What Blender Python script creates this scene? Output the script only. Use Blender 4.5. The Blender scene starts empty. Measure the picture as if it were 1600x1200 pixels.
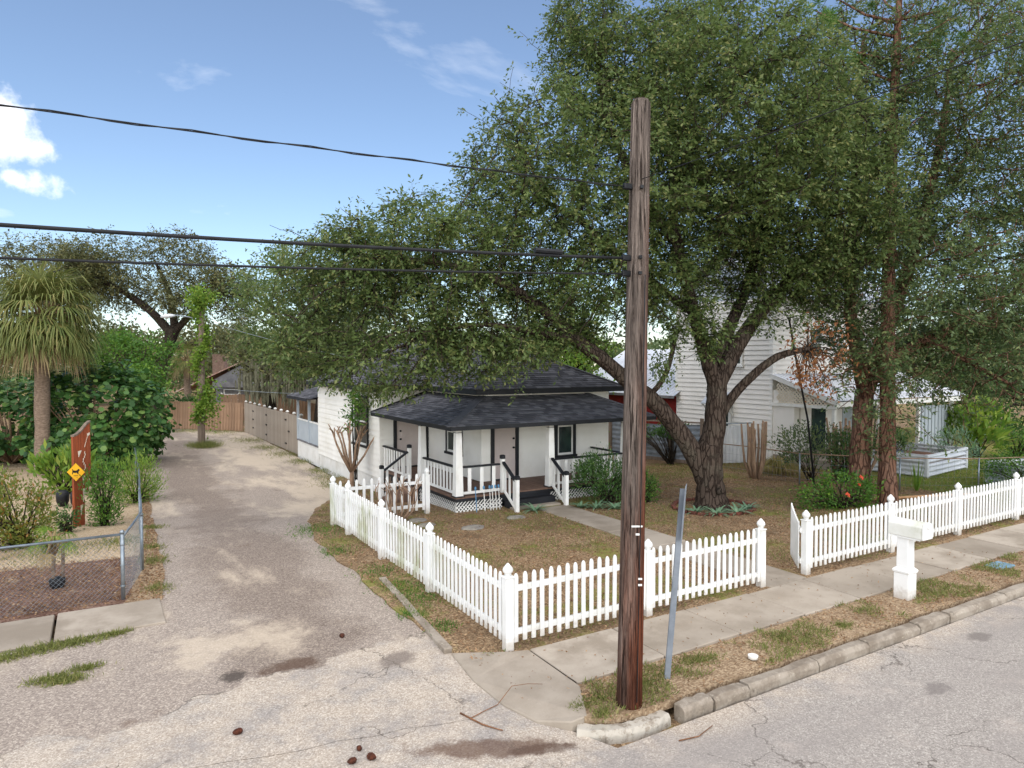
import bpy, bmesh, math, random
import numpy as np
from mathutils import Vector, Matrix, kdtree
R = math.radians
random.seed(7)
rng = np.random.default_rng(7)
scene = bpy.context.scene
col = scene.collection
# ------------------------------------------------------------------ camera, sky, sun, exposure
# x runs along the street to the right, y runs away from the street along the alley, metres
cam = bpy.data.cameras.new('camera')
camo = bpy.data.objects.new('camera', cam)
col.objects.link(camo)
cam.sensor_width = 36.0
cam.lens = 36.0 * 1072 / 1600
cam.clip_end = 2000
camo.location = (0, 0, 4.0)
camo.rotation_euler = (R(90 - 1.817), 0, R(-31.1))
scene.camera = camo

SUN_EL, SUN_AZ = 46.0, 205.0        # azimuth clockwise from +y
world = bpy.data.worlds.new('World')
scene.world = world
world.use_nodes = True
nt = world.node_tree
N, L = nt.nodes, nt.links
for n in list(N):
    N.remove(n)
out = N.new('ShaderNodeOutputWorld')
bg = N.new('ShaderNodeBackground')
bg.inputs['Strength'].default_value = 0.08
sky = N.new('ShaderNodeTexSky')
sky.sky_type = 'NISHITA'
sky.sun_disc = False
sky.sun_elevation = R(SUN_EL)
sky.sun_rotation = R(SUN_AZ)
sky.air_density = 1.0
sky.dust_density = 0.3
sky.ozone_density = 3.0
tc = N.new('ShaderNodeTexCoord')
# cloud layer: direction projected on a plane overhead, so clouds flatten towards the horizon
sep = N.new('ShaderNodeSeparateXYZ')
L.new(tc.outputs['Generated'], sep.inputs[0])
zc = N.new('ShaderNodeMath'); zc.operation = 'MAXIMUM'; zc.inputs[1].default_value = 0.0
L.new(sep.outputs['Z'], zc.inputs[0])
zo = N.new('ShaderNodeMath'); zo.operation = 'ADD'; zo.inputs[1].default_value = 0.16
L.new(zc.outputs[0], zo.inputs[0])
dv = N.new('ShaderNodeVectorMath'); dv.operation = 'DIVIDE'
cb = N.new('ShaderNodeCombineXYZ')
for i in range(3):
    L.new(zo.outputs[0], cb.inputs[i])
L.new(tc.outputs['Generated'], dv.inputs[0]); L.new(cb.outputs[0], dv.inputs[1])
mp = N.new('ShaderNodeMapping')
mp.inputs['Location'].default_value = (2.55, 0.23, 0.0)
mp.inputs['Rotation'].default_value = (0, 0, R(28))
mp.inputs['Scale'].default_value = (1.0, 1.7, 1.0)
L.new(dv.outputs[0], mp.inputs[0])
nz = N.new('ShaderNodeTexNoise')
nz.inputs['Scale'].default_value = 1.15
nz.inputs['Detail'].default_value = 9
nz.inputs['Roughness'].default_value = 0.55
nz.inputs['Distortion'].default_value = 0.35
L.new(mp.outputs[0], nz.inputs['Vector'])
cr = N.new('ShaderNodeValToRGB')
cr.color_ramp.elements[0].position = 0.64; cr.color_ramp.elements[0].color = (.03, .03, .03, 1)
cr.color_ramp.elements[1].position = 0.9; cr.color_ramp.elements[1].color = (.8, .8, .8, 1)
L.new(nz.outputs['Fac'], cr.inputs[0])
# two cumulus heaps low on the left
def az_dir(az, el):
    az, el = R(az), R(el)
    return Vector((math.sin(az) * math.cos(el), math.cos(az) * math.cos(el), math.sin(el)))
nz2 = N.new('ShaderNodeTexNoise')
nz2.inputs['Scale'].default_value = 14; nz2.inputs['Detail'].default_value = 7
nz2.inputs['Roughness'].default_value = 0.6
L.new(tc.outputs['Generated'], nz2.inputs['Vector'])
prev = cr.outputs['Color']
for (az, el, rad, squash) in ((-6.6, 15.4, 0.062, 1.0), (-4.6, 12.1, 0.036, 2.4), (-8.6, 12.6, .07, 1.6)):
    d = az_dir(az, el)
    sb = N.new('ShaderNodeVectorMath'); sb.operation = 'SUBTRACT'
    L.new(tc.outputs['Generated'], sb.inputs[0]); sb.inputs[1].default_value = d
    sc = N.new('ShaderNodeVectorMath'); sc.operation = 'MULTIPLY'
    L.new(sb.outputs[0], sc.inputs[0]); sc.inputs[1].default_value = (1, 1, squash)
    ln = N.new('ShaderNodeVectorMath'); ln.operation = 'LENGTH'
    L.new(sc.outputs[0], ln.inputs[0])
    m1 = N.new('ShaderNodeMath'); m1.operation = 'MULTIPLY_ADD'
    L.new(nz2.outputs['Fac'], m1.inputs[0]); m1.inputs[1].default_value = 0.16; m1.inputs[2].default_value = rad - 0.08
    m2 = N.new('ShaderNodeMath'); m2.operation = 'SUBTRACT'
    L.new(m1.outputs[0], m2.inputs[0]); L.new(ln.outputs['Value'], m2.inputs[1])
    m3 = N.new('ShaderNodeMapRange'); m3.interpolation_type = 'SMOOTHSTEP'
    m3.inputs['From Min'].default_value = -0.012; m3.inputs['From Max'].default_value = 0.03
    L.new(m2.outputs[0], m3.inputs['Value'])
    mx = N.new('ShaderNodeMix'); mx.data_type = 'RGBA'; mx.blend_type = 'LIGHTEN'; mx.inputs[0].default_value = 1
    L.new(prev, mx.inputs[6]); L.new(m3.outputs[0], mx.inputs[7])
    prev = mx.outputs[2]
mixc = N.new('ShaderNodeMix'); mixc.data_type = 'RGBA'
L.new(prev, mixc.inputs[0]); L.new(sky.outputs[0], mixc.inputs[6])
mixc.inputs[7].default_value = (9.0, 9.1, 9.3, 1)
L.new(mixc.outputs[2], bg.inputs['Color']); L.new(bg.outputs[0], out.inputs[0])

sl = bpy.data.lights.new('sun', 'SUN')
sl.energy = 2.5; sl.angle = R(130); sl.color = (1.0, 0.92, 0.80)
so = bpy.data.objects.new('sun', sl); col.objects.link(so)
sd = Vector((math.sin(R(SUN_AZ)) * math.cos(R(SUN_EL)), math.cos(R(SUN_AZ)) * math.cos(R(SUN_EL)), math.sin(R(SUN_EL))))
so.rotation_euler = sd.to_track_quat('Z', 'Y').to_euler()
so.location = (0, 0, 40)
vs = scene.view_settings
vs.view_transform = 'Standard'; vs.look = 'None'; vs.exposure = 1.15; vs.gamma = 1.0; vs.use_curve_mapping = False
scene.cycles.max_bounces = 5
scene.cycles.diffuse_bounces = 4
scene.cycles.glossy_bounces = 2
scene.cycles.transmission_bounces = 3
scene.cycles.transparent_max_bounces = 6

# ------------------------------------------------------------------ materials
def lin(h):
    h = h.lstrip('#'); o = []
    for i in (0, 2, 4):
        c = int(h[i:i+2], 16) / 255
        o.append(c / 12.92 if c <= .04045 else ((c + .055) / 1.055) ** 2.4)
    return tuple(o) + (1,)
class NM:
    """small node-graph helper"""
    def __init__(s, name):
        s.m = bpy.data.materials.new(name); s.m.use_nodes = True
        s.t = s.m.node_tree; s.N = s.t.nodes; s.L = s.t.links
        s.b = s.N['Principled BSDF']; s.o = s.N['Material Output']
        s.tc = s.N.new('ShaderNodeTexCoord'); s.geo = s.N.new('ShaderNodeNewGeometry')
    def noise(s, scale, detail=4, rough=.55, vec=None, dist=0):
        n = s.N.new('ShaderNodeTexNoise'); n.inputs['Scale'].default_value = scale
        n.inputs['Detail'].default_value = detail; n.inputs['Roughness'].default_value = rough
        n.inputs['Distortion'].default_value = dist
        s.L.new(vec or s.tc.outputs['Object'], n.inputs['Vector']); return n.outputs['Fac']
    def map(s, scale, rot=(0, 0, 0), vec=None):
        n = s.N.new('ShaderNodeMapping'); n.inputs['Scale'].default_value = scale; n.inputs['Rotation'].default_value = rot
        s.L.new(vec or s.tc.outputs['Object'], n.inputs[0]); return n.outputs[0]
    def voro(s, scale, feat='F1', vec=None):
        n = s.N.new('ShaderNodeTexVoronoi'); n.inputs['Scale'].default_value = scale; n.feature = feat
        s.L.new(vec or s.tc.outputs['Object'], n.inputs['Vector']); return n
    def ramp(s, f, stops):
        n = s.N.new('ShaderNodeValToRGB'); e = n.color_ramp.elements
        while len(e) < len(stops): e.new(.5)
        for k, (p, c) in enumerate(stops):
            e[k].position = p; e[k].color = c if len(c) == 4 else tuple(c) + (1,)
        s.L.new(f, n.inputs[0]); return n.outputs[0]
    def rng(s, f, a, b, c=0., d=1.):
        n = s.N.new('ShaderNodeMapRange'); n.interpolation_type = 'SMOOTHSTEP'
        for k, v in zip(('From Min', 'From Max', 'To Min', 'To Max'), (a, b, c, d)): n.inputs[k].default_value = v
        s.L.new(f, n.inputs['Value']); return n.outputs[0]
    def mix(s, f, a, b, mode='MIX'):
        n = s.N.new('ShaderNodeMix'); n.data_type = 'RGBA'; n.blend_type = mode
        for sock, v in ((n.inputs[0], f), (n.inputs[6], a), (n.inputs[7], b)):
            if isinstance(v, (int, float)): sock.default_value = v
            elif isinstance(v, tuple): sock.default_value = v if len(v) == 4 else v + (1,)
            else: s.L.new(v, sock)
        return n.outputs[2]
    def math(s, op, a, b=0., c=0.):
        n = s.N.new('ShaderNodeMath'); n.operation = op
        for k, v in enumerate((a, b, c)):
            if isinstance(v, (int, float)): n.inputs[k].default_value = v
            else: s.L.new(v, n.inputs[k])
        return n.outputs[0]
    def sepxyz(s, v):
        n = s.N.new('ShaderNodeSeparateXYZ'); s.L.new(v, n.inputs[0]); return n.outputs
    def rnd(s):
        n = s.N.new('ShaderNodeObjectInfo'); return n.outputs['Random']
    def bump(s, h, st=.4, dist=.01):
        n = s.N.new('ShaderNodeBump'); n.inputs['Strength'].default_value = st; n.inputs['Distance'].default_value = dist
        s.L.new(h, n.inputs['Height']); s.L.new(n.outputs[0], s.b.inputs['Normal'])
    def done(s, color, rough=.8, metal=0., spec=.3):
        if isinstance(color, tuple): s.b.inputs['Base Color'].default_value = color
        else: s.L.new(color, s.b.inputs['Base Color'])
        if isinstance(rough, (int, float)): s.b.inputs['Roughness'].default_value = rough
        else: s.L.new(rough, s.b.inputs['Roughness'])
        s.b.inputs['Metallic'].default_value = metal
        s.b.inputs['Specular IOR Level'].default_value = spec
        return s.m
M = {}
def plain(name, c1, c2=None, scale=3., rough=.7, bump=.15, bscale=40., metal=0., spec=.3, dirt=None, stretch=None, rand=.12):
    g = NM(name); c1 = lin(c1); c2 = lin(c2) if c2 else c1
    vec = g.map(stretch) if stretch else None
    base = g.mix(g.rng(g.noise(scale, 5, .6, vec), .35, .65), c1, c2)
    if dirt:
        base = g.mix(g.math('MULTIPLY', g.rng(g.noise(scale * .7, 7, .65, g.geo.outputs['Position']), .5, .72), .7), base, lin(dirt))
    if rand:
        base = g.mix(g.math('MULTIPLY', g.rnd(), rand), base, (.03, .025, .02, 1))
    g.bump(g.noise(bscale, 5, .6, vec), bump, .006)
    M[name] = g.done(base, rough, metal, spec); return M[name]

def bark(name, c1, c2, c3, vs=10., st=.22):
    g = NM(name); P = g.geo.outputs['Position']
    v = g.map((1, 1, st), vec=P)
    nv = g.N.new('ShaderNodeTexNoise'); nv.inputs['Scale'].default_value = 6.; nv.inputs['Detail'].default_value = 4; g.L.new(v, nv.inputs['Vector'])
    w = g.N.new('ShaderNodeVectorMath'); w.operation = 'MULTIPLY_ADD'; w.inputs[1].default_value = (.12, .12, .12); g.L.new(nv.outputs['Color'], w.inputs[0]); g.L.new(v, w.inputs[2])
    e = g.voro(vs, 'DISTANCE_TO_EDGE', w.outputs[0]).outputs['Distance']
    ridge_ = g.rng(e, .0, .13)
    b = g.mix(ridge_, lin(c2), lin(c1)); b = g.mix(g.math('MULTIPLY', g.rng(g.noise(1.4, 6, .65, P), .48, .66), .55), b, lin(c3))
    b = g.mix(g.math('MULTIPLY', g.rng(g.noise(22, 4, .6, P), .4, .7), .35), b, lin(c2))
    g.bump(g.math('ADD', ridge_, g.math('MULTIPLY', g.noise(30, 4, .6, P), .3)), 1., .035); M[name] = g.done(b, 1., 0, .08)
bark('bark_oak', '51463e', '332a25', '5d574c'); bark('bark_dark', '463e37', '28231f', '504a40'); bark('bark_pine', '80604f', '4f382f', '897061', 8., .3)
def leaf_mat(name, c1, c2, c3=None, trans=.35, rough=.5, patch=.5):
    g = NM(name)
    r = g.geo.outputs['Random Per Island']
    st = [(0., lin(c1)), (.75, lin(c2))] + ([(.97, lin(c3))] if c3 else [])
    base = g.ramp(r, st)
    cl = g.noise(patch, 3, .5, g.geo.outputs['Position'])
    base = g.mix(g.rng(cl, .35, .68), base, lin(c2), 'MIX') if False else g.mix(g.math('MULTIPLY', g.rng(cl, .42, .66), .45), base, lin(c2))
    g.done(base, rough, 0, .35)
    tr = g.N.new('ShaderNodeBsdfTranslucent'); g.L.new(base, tr.inputs[0])
    ms = g.N.new('ShaderNodeMixShader'); ms.inputs[0].default_value = trans
    g.L.new(g.b.outputs[0], ms.inputs[1]); g.L.new(tr.outputs[0], ms.inputs[2]); g.L.new(ms.outputs[0], g.o.inputs[0])
    M[name] = g.m; return g.m

def _vinyl():
    g = NM('vinyl'); P = g.geo.outputs['Position']; x, y, z = g.sepxyz(P)
    b = g.mix(g.rng(g.noise(1.5, 5, .6, P), .4, .65), lin('eeeeec'), lin('e4e4e0'))
    b = g.mix(g.math('MULTIPLY', g.rng(g.noise(3.5, 7, .7, g.map((1, 1, .4), vec=P)), .56, .72), .45), b, lin('c9c8b8'))
    b = g.mix(g.math('MULTIPLY', g.rng(g.math('ADD', z, g.math('MULTIPLY', g.noise(7, 5, .7, P), .5)), .52, .28), .6), b, lin('a89a86'))
    b = g.mix(g.math('MULTIPLY', g.rnd(), .07), b, lin('8c877c'))
    g.bump(g.noise(25, 4, .6, P), .05, .004); M['vinyl'] = g.done(b, .48, 0, .3)
_vinyl()
def _mossy():
    g = NM('vinyl_mossy'); P = g.geo.outputs['Position']; x, y, z = g.sepxyz(P)
    n = g.noise(1.3, 6, .65, g.map((1, 1, .35), vec=P))
    k = g.math('MULTIPLY', g.rng(n, .46, .64), g.rng(y, 9.6, 11.2))
    k = g.math('MULTIPLY', k, g.rng(z, 1.12, .75))
    base = g.mix(g.math('MULTIPLY', k, .75), lin('ecedeb'), lin('a3a87a'))
    base = g.mix(g.math('MULTIPLY', g.rng(g.math('ADD', z, g.math('MULTIPLY', g.noise(6, 5, .7, P), .5)), .56, .3), .6), base, lin('a89a86'))
    g.done(base, .5, 0, .3)
    g.bump(g.noise(30), .05, .004); M['vinyl_mossy'] = g.m
_mossy()
plain('white_paint', 'efeeea', 'e6e5e0', 2, .55, .06, 40, dirt='d5d2c8', rand=.04)
plain('siding_paint', 'f1efe9', 'e9e7e0', .8, .6, .06, 50, dirt='dcd8cb', rand=.0)
plain('black_trim', '1c1e22', '24262b', 2, .5, .05, 40, rand=.05)
plain('door_paint', 'c9bdb8', 'c2b6b1', 2, .5, .03, 30, rand=.0)
plain('dark_metal', '1b1c1e', '2a2b2d', 6, .4, .05, 40, metal=.5, rand=0)
plain('deck_wood', '84695a', '6d5548', 2.5, .75, .3, 30, stretch=(12, .6, 1), rand=.25)
plain('old_wood', '8a7a6c', '6f6156', 2.2, .85, .5, 24, stretch=(9, 9, .5), rand=.3)
plain('tan_fence', 'a98a70', '8f7159', 2.2, .85, .4, 24, stretch=(9, 9, .5), rand=.3)
plain('grey_fence', 'aea294', '998c7e', 2.2, .85, .4, 24, stretch=(9, 9, .5), rand=.22)
plain('red_wood', 'ab5630', '8c4425', 3, .55, .25, 24, stretch=(8, 8, .6), rand=.18)
plain('galv', '9aa3aa', '828b93', 4, .42, .08, 30, metal=.75, rand=.05)
plain('galv_dull', '9097a0', '7c848d', 4, .6, .08, 30, metal=.3, rand=.05)
plain('white_metal', 'dfe2e6', 'cfd3d8', 1.5, .4, .04, 20, metal=.1, rand=.05)
plain('cable', '17181a', '222327', 5, .6, .1, 60, rand=0)
plain('bark_crepe', '8a705c', 'a58a72', 4, .8, .4, 14, stretch=(2, 2, .5), dirt='6e5a4a', rand=.06)
plain('bark_palm', '8e7c6c', '6d5d50', 8, .95, .9, 12, stretch=(1.2, 1.2, 3), rand=.05)
plain('thatch', 'a08a68', '7a6548', 8, .95, .4, 20, rand=.1)
plain('brick_red', '7c4a3c', '5d382f', 8, .9, .5, 40, rand=.35)
plain('red_barn', '7e1f1c', '6a1816', 3, .7, .1, 20, rand=0)
plain('grey_wall', '7b7a7c', '666568', 2, .85, .2, 20, rand=0)
plain('rust_roof', 'b5a59a', '9a6a58', 1.2, .7, .1, 20, dirt='b8584a', rand=0)
plain('chimney', '9c8577', '846d60', 6, .9, .3, 30, rand=0)
plain('pot_blue', '41525f', '37464f', 4, .5, .05, 20, rand=0)
plain('black_plastic', '16171a', '202124', 4, .5, .05, 20, rand=0)
plain('yellow_sign', 'e0a81c', 'd49c14', 3, .5, .02, 20, rand=0)
plain('sign_black', '101010', None, 3, .6, 0, 20, rand=0)
plain('meter_blue', '7d9cb0', '6c8b9e', 6, .7, .1, 30, rand=0)
plain('foam', 'ecebe6', 'dedcd5', 8, .6, .1, 30, rand=0)
plain('cone', '5a3020', '3c2016', 30, .9, .5, 60, rand=.2)
plain('twig', '8c6244', '6a4932', 9, .9, .3, 40, rand=.1)
plain('stone', 'a29c90', '86807a', 5, .9, .4, 20, rand=.15)
plain('flower_red', 'c8442e', 'd8583c', 5, .6, 0, 20, rand=0)
plain('pale_cut', 'c9a27a', 'b58d66', 6, .8, .1, 20, rand=0)
plain('blue_plastic', '4a7ba0', '5f8fb2', 6, .5, .02, 20, rand=0)
plain('ivory', 'e6dccb', 'd8cdb8', 6, .6, .02, 20, rand=0)
plain('moss_grey', '83826c', '6c6b58', 6, .95, .1, 20, rand=0)
leaf_mat('oak_leaf', '4b5f36', '6f824a', '9a9c64', .45, .4)
leaf_mat('oak_leaf2', '4c6040', '6c8050', '8e9460', .45, .4)
leaf_mat('far_leaf', '50583a', '6d7048', '8d8658', .35)
leaf_mat('bright_leaf', '567a2c', '7c9a3a', 'a2b04c', .4)
leaf_mat('green_leaf', '36552c', '4f7238', '6c8a46', .35)
leaf_mat('grape_leaf', '2f5229', '4b7136', '86a254', .28, .42)
leaf_mat('croton_leaf', '566a30', '7c8438', '9a6a36', .32)
leaf_mat('palm_leaf', '5a6a36', '7a8044', '98905a', .3, .5)
leaf_mat('palm_dry', '8a7a58', 'a08e68', None, .3, .7)
leaf_mat('pine_leaf', '48692a', '648838', None, .3)
leaf_mat('dead_leaf', '8a5a3c', 'ae7c50', '8c5036', .35)
leaf_mat('litter_leaf', '6d523b', '967657', 'b89b78', .1, .85, 1.2)
leaf_mat('grass_leaf', '626f36', '82874a', 'a79f66', .35, .6, 1.2)
leaf_mat('grass_dry', 'a08c58', '7d7c3c', 'bda878', .3, .7)
leaf_mat('agave_leaf', '55765a', '7a9878', None, .15, .45)
leaf_mat('hedge_leaf', '3c6226', '58802e', '7ea03c', .35)
def _glass():
    g = NM('glass'); x, y, z = g.sepxyz(g.tc.outputs['Object'])
    c = g.mix(g.rng(g.noise(1.2, 3), .4, .6), lin('1d2a2b'), lin('2c3d39'))
    M['glass'] = g.done(c, .08, 0, .6)
_glass()
def _shingle():
    g = NM('shingle')
    n = g.N.new('ShaderNodeTexBrick')
    n.inputs['Scale'].default_value = 1.0; n.inputs['Brick Width'].default_value = .17; n.inputs['Row Height'].default_value = 10.
    n.inputs['Mortar Size'].default_value = 0.0
    n.inputs['Color1'].default_value = lin('34353b'); n.inputs['Color2'].default_value = lin('4a4b52')
    uv = g.N.new('ShaderNodeUVMap'); uv.uv_map = 'UVMap'
    g.L.new(uv.outputs[0], n.inputs['Vector'])
    v = g.N.new('ShaderNodeTexWhiteNoise'); v.noise_dimensions = '2D'
    fl = g.N.new('ShaderNodeVectorMath'); fl.operation = 'FLOOR'
    sc = g.N.new('ShaderNodeVectorMath'); sc.operation = 'MULTIPLY'; sc.inputs[1].default_value = (1 / .21, 1, 1)
    g.L.new(uv.outputs[0], sc.inputs[0]); g.L.new(sc.outputs[0], fl.inputs[0]); g.L.new(fl.outputs[0], v.inputs['Vector'])
    c = g.ramp(v.outputs['Value'], [(0, lin('4a4a4e')), (.5, lin('5b5b60')), (1, lin('77777c'))])
    c = g.mix(g.math('MULTIPLY', g.noise(90, 2), .3), c, lin('2d2e33'))
    g.bump(g.noise(120, 3), .4, .004)
    M['shingle'] = g.done(c, .92, 0, .2)
_shingle()
def _concrete():
    g = NM('concrete'); P = g.geo.outputs['Position']
    b = g.mix(g.rng(g.noise(1.1, 6, .6, P), .38, .62), lin('b4a99b'), lin('9d9284'))
    b = g.mix(g.math('MULTIPLY', g.rng(g.noise(.55, 7, .7, P), .50, .66), .7), b, lin('8b8072'))
    b = g.mix(g.math('MULTIPLY', g.rng(g.noise(5.5, 8, .75, P), .58, .7), .4), b, lin('7c746a'))
    b = g.mix(g.math('MULTIPLY', g.rng(g.noise(60, 3, .6, P), .55, .75), .25), b, lin('d0c8bb'))
    b = g.mix(g.math('MULTIPLY', g.rnd(), .6), b, lin('83796c'))
    g.bump(g.noise(70, 4, .6, P), .25, .004); M['concrete'] = g.done(b, .92, 0, .2)
_concrete()
def _kerb():
    g = NM('kerb_concrete'); P = g.geo.outputs['Position']
    b = g.mix(g.rng(g.noise(2.2, 7, .7, P), .38, .62), lin('a2988b'), lin('82776a'))
    b = g.mix(g.math('MULTIPLY', g.rng(g.noise(9, 6, .7, P), .56, .7), .6), b, lin('c3baaa'))
    b = g.mix(g.math('MULTIPLY', g.rng(g.noise(5, 6, .7, P), .6, .72), .7), b, lin('4f473e'))
    g.bump(g.noise(26, 6, .7, P), .8, .012); M['kerb_concrete'] = g.done(b, .95, 0, .2)
    g = NM('kerb_white'); P = g.geo.outputs['Position']
    b = g.mix(g.rng(g.noise(7, 7, .7, P), .5, .62), lin('b3aca0'), lin('8f8578'))
    b = g.mix(g.math('MULTIPLY', g.rng(g.noise(3, 6, .7, P), .6, .7), .8), b, lin('4a443d'))
    g.bump(g.noise(26, 6, .7, P), .6, .01); M['kerb_white'] = g.done(b, .9, 0, .2)
_kerb()
def blob(g, P, cx, cy, rx, ry, rot=0., ns=3., amp=1.1, hard=.55):
    n = g.N.new('ShaderNodeMapping'); n.vector_type = 'TEXTURE'
    n.inputs['Location'].default_value = (cx, cy, 0); n.inputs['Rotation'].default_value = (0, 0, rot); n.inputs['Scale'].default_value = (rx, ry, 100)
    g.L.new(P, n.inputs[0]); l = g.N.new('ShaderNodeVectorMath'); l.operation = 'LENGTH'; g.L.new(n.outputs[0], l.inputs[0])
    d = g.math('ADD', l.outputs['Value'], g.math('MULTIPLY', g.math('SUBTRACT', g.noise(ns, 6, .7, P), .5), amp*2))
    return g.rng(d, 1.15, hard)
def asphalt_color(g, P, x, y):
    sp = g.sepxyz(g.voro(70, vec=P).outputs['Color'])[0]
    grey = g.ramp(sp, [(0, lin('867f79')), (.4, lin('9a938c')), (.8, lin('a69f97')), (1, lin('bdb6ad'))])
    big = g.noise(.28, 6, .62, g.map((1, 2.2, 1), vec=P))
    grey = g.mix(g.math('MULTIPLY', g.rng(big, .42, .62), .5), grey, lin('908984'))
    grey = g.mix(g.math('MULTIPLY', g.rng(g.noise(1.1, 6, .68, P), .52, .7), .45), grey, lin('b9ada2'))
    tan = g.ramp(sp, [(0, lin('9d8f80')), (.4, lin('b2a596')), (.8, lin('c1b5a5')), (1, lin('d4c9ba'))])
    w = g.math('ADD', g.math('MULTIPLY', g.noise(.6, 7, .7, P), 1.2), g.math('MULTIPLY', g.math('SUBTRACT', y, 5.2), .03))
    w = g.math('SUBTRACT', w, g.math('MULTIPLY', g.math('MAXIMUM', g.math('SUBTRACT', x, 3.2), 0.), .06))
    b = g.mix(g.math('MULTIPLY', g.rng(w, .62, .84), .8), grey, tan)
    ks = g.math('MULTIPLY', g.rng(y, 4.95, 5.6), g.rng(g.noise(1.6, 6, .7, P), .36, .6))
    b = g.mix(g.math('MULTIPLY', ks, .8), b, tan)
    for cx, cy, rx, ry, rot, c, k in ((3.5, 6.32, .8, .2, -.45, '5d4436', .75), (4.0, 6.0, .35, .1, -.4, '4c382e', .6), (3.4, 8.65, .3, .22, .3, '6a605a', .7), (9.04, 4.55, .26, .15, .2, '77706c', .7), (11.3, 5.1, .3, .13, .1, '6f6863', .7), (-.6, 7.2, .6, .2, .2, '85796c', .5)):
        b = g.mix(g.math('MULTIPLY', blob(g, P, cx, cy, rx, ry, rot), k), b, lin(c))
    st = g.rng(g.noise(1.1, 6, .7, g.map((.7, 1.7, 1), (0, 0, .5), P)), .66, .78)
    b = g.mix(g.math('MULTIPLY', st, .5), b, lin('6a5a4e'))
    cw = g.N.new('ShaderNodeVectorMath'); cw.operation = 'ADD'
    nv = g.N.new('ShaderNodeTexNoise'); nv.inputs['Scale'].default_value = 2.; nv.inputs['Detail'].default_value = 5
    g.L.new(P, nv.inputs['Vector']); g.L.new(nv.outputs['Color'], cw.inputs[0]); g.L.new(P, cw.inputs[1])
    cv = g.voro(.5, 'DISTANCE_TO_EDGE', cw.outputs[0]).outputs['Distance']
    ck = g.math('MULTIPLY', g.rng(cv, .008, .0), g.rng(g.noise(.5, 3, .5, P), .47, .56))
    b = g.mix(g.math('MULTIPLY', ck, .7), b, lin('4a423b'))
    return b, sp
def _asphalt():
    g = NM('asphalt'); P = g.geo.outputs['Position']; x, y, z = g.sepxyz(P)
    b, sp = asphalt_color(g, P, x, y)
    g.bump(g.math('ADD', sp, g.math('MULTIPLY', g.noise(3, 5, .6, P), 2.)), .35, .005)
    M['asphalt'] = g.done(b, .93, 0, .2)
    g = NM('alley'); P = g.geo.outputs['Position']; x, y, z = g.sepxyz(P)
    street, sp0 = asphalt_color(g, P, x, y)
    sp = g.sepxyz(g.voro(60, vec=P).outputs['Color'])[0]
    grav = g.ramp(sp, [(0, lin('82766e')), (.4, lin('958a80')), (.75, lin('a3978b')), (1, lin('bfb3a5'))])
    dark = g.ramp(sp, [(0, lin('6c6058')), (.5, lin('7f7369')), (1, lin('a09285'))])
    sand = g.mix(g.noise(30, 4, .6, P), lin('dacdb9'), lin('bcaa94'))
    xc = g.math('ABSOLUTE', g.math('SUBTRACT', x, g.math('ADD', 2.35, g.math('MULTIPLY', g.math('SUBTRACT', y, 10), .035))))
    ctr = g.math('ADD', xc, g.math('MULTIPLY', g.math('SUBTRACT', g.noise(.5, 7, .68, P), .5), 4.2))
    b = g.mix(g.math('MULTIPLY', g.rng(ctr, 1.25, .35), .85), grav, dark)
    w = g.math('ADD', g.noise(.42, 8, .68, g.map((1.5, .55, 1), vec=P)), g.math('MULTIPLY', g.rng(y, 19, 30), .03))
    w = g.math('ADD', w, g.math('MULTIPLY', g.rng(x, 4.0, 6.5), .1))
    w = g.math('ADD', w, g.math('MULTIPLY', g.rng(xc, .7, 1.7), .05))
    b = g.mix(g.math('MULTIPLY', g.rng(w, .53, .72), .72), b, sand)
    b = g.mix(g.math('MULTIPLY', blob(g, P, 1.65, 10.35, 1.25, .8, .1, 1.5, 2.0, .1), .6), b, sand)
    b = g.mix(g.math('MULTIPLY', g.rng(g.noise(.9, 6, .7, P), .6, .7), .5), b, lin('6b584a'))
    b = g.mix(g.math('MULTIPLY', blob(g, P, 2.15, 9.2, .42, .2, .1), .8), b, lin('5a473b'))
    b = g.mix(g.math('MULTIPLY', blob(g, P, 1.4, 9.25, .2, .16, 0, 5.), .85), b, lin('4b443f'))
    # broken edge where the street surface ends
    e = g.math('SUBTRACT', y, g.math('ADD', 8.72, g.math('MULTIPLY', x, .14)))
    e = g.math('ADD', e, g.math('MULTIPLY', g.math('SUBTRACT', g.noise(.9, 7, .65, P), .5), 1.7))
    b = g.mix(g.rng(e, .06, -.03), b, street)
    ck = g.math('MULTIPLY', g.rng(g.math('ABSOLUTE', e), .035, .0), g.rng(g.noise(1.3, 4, .6, P), .45, .56))
    b = g.mix(g.math('MULTIPLY', ck, .7), b, lin('4d443c'))
    hgt = g.math('ADD', sp, g.math('MULTIPLY', g.noise(2.2, 6, .65, P), 3.))
    hgt = g.math('SUBTRACT', hgt, g.math('MULTIPLY', g.rng(e, -.03, .06), 1.5))
    g.bump(hgt, .45, .008)
    M['alley'] = g.done(b, .96, 0, .15)
_asphalt()
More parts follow.
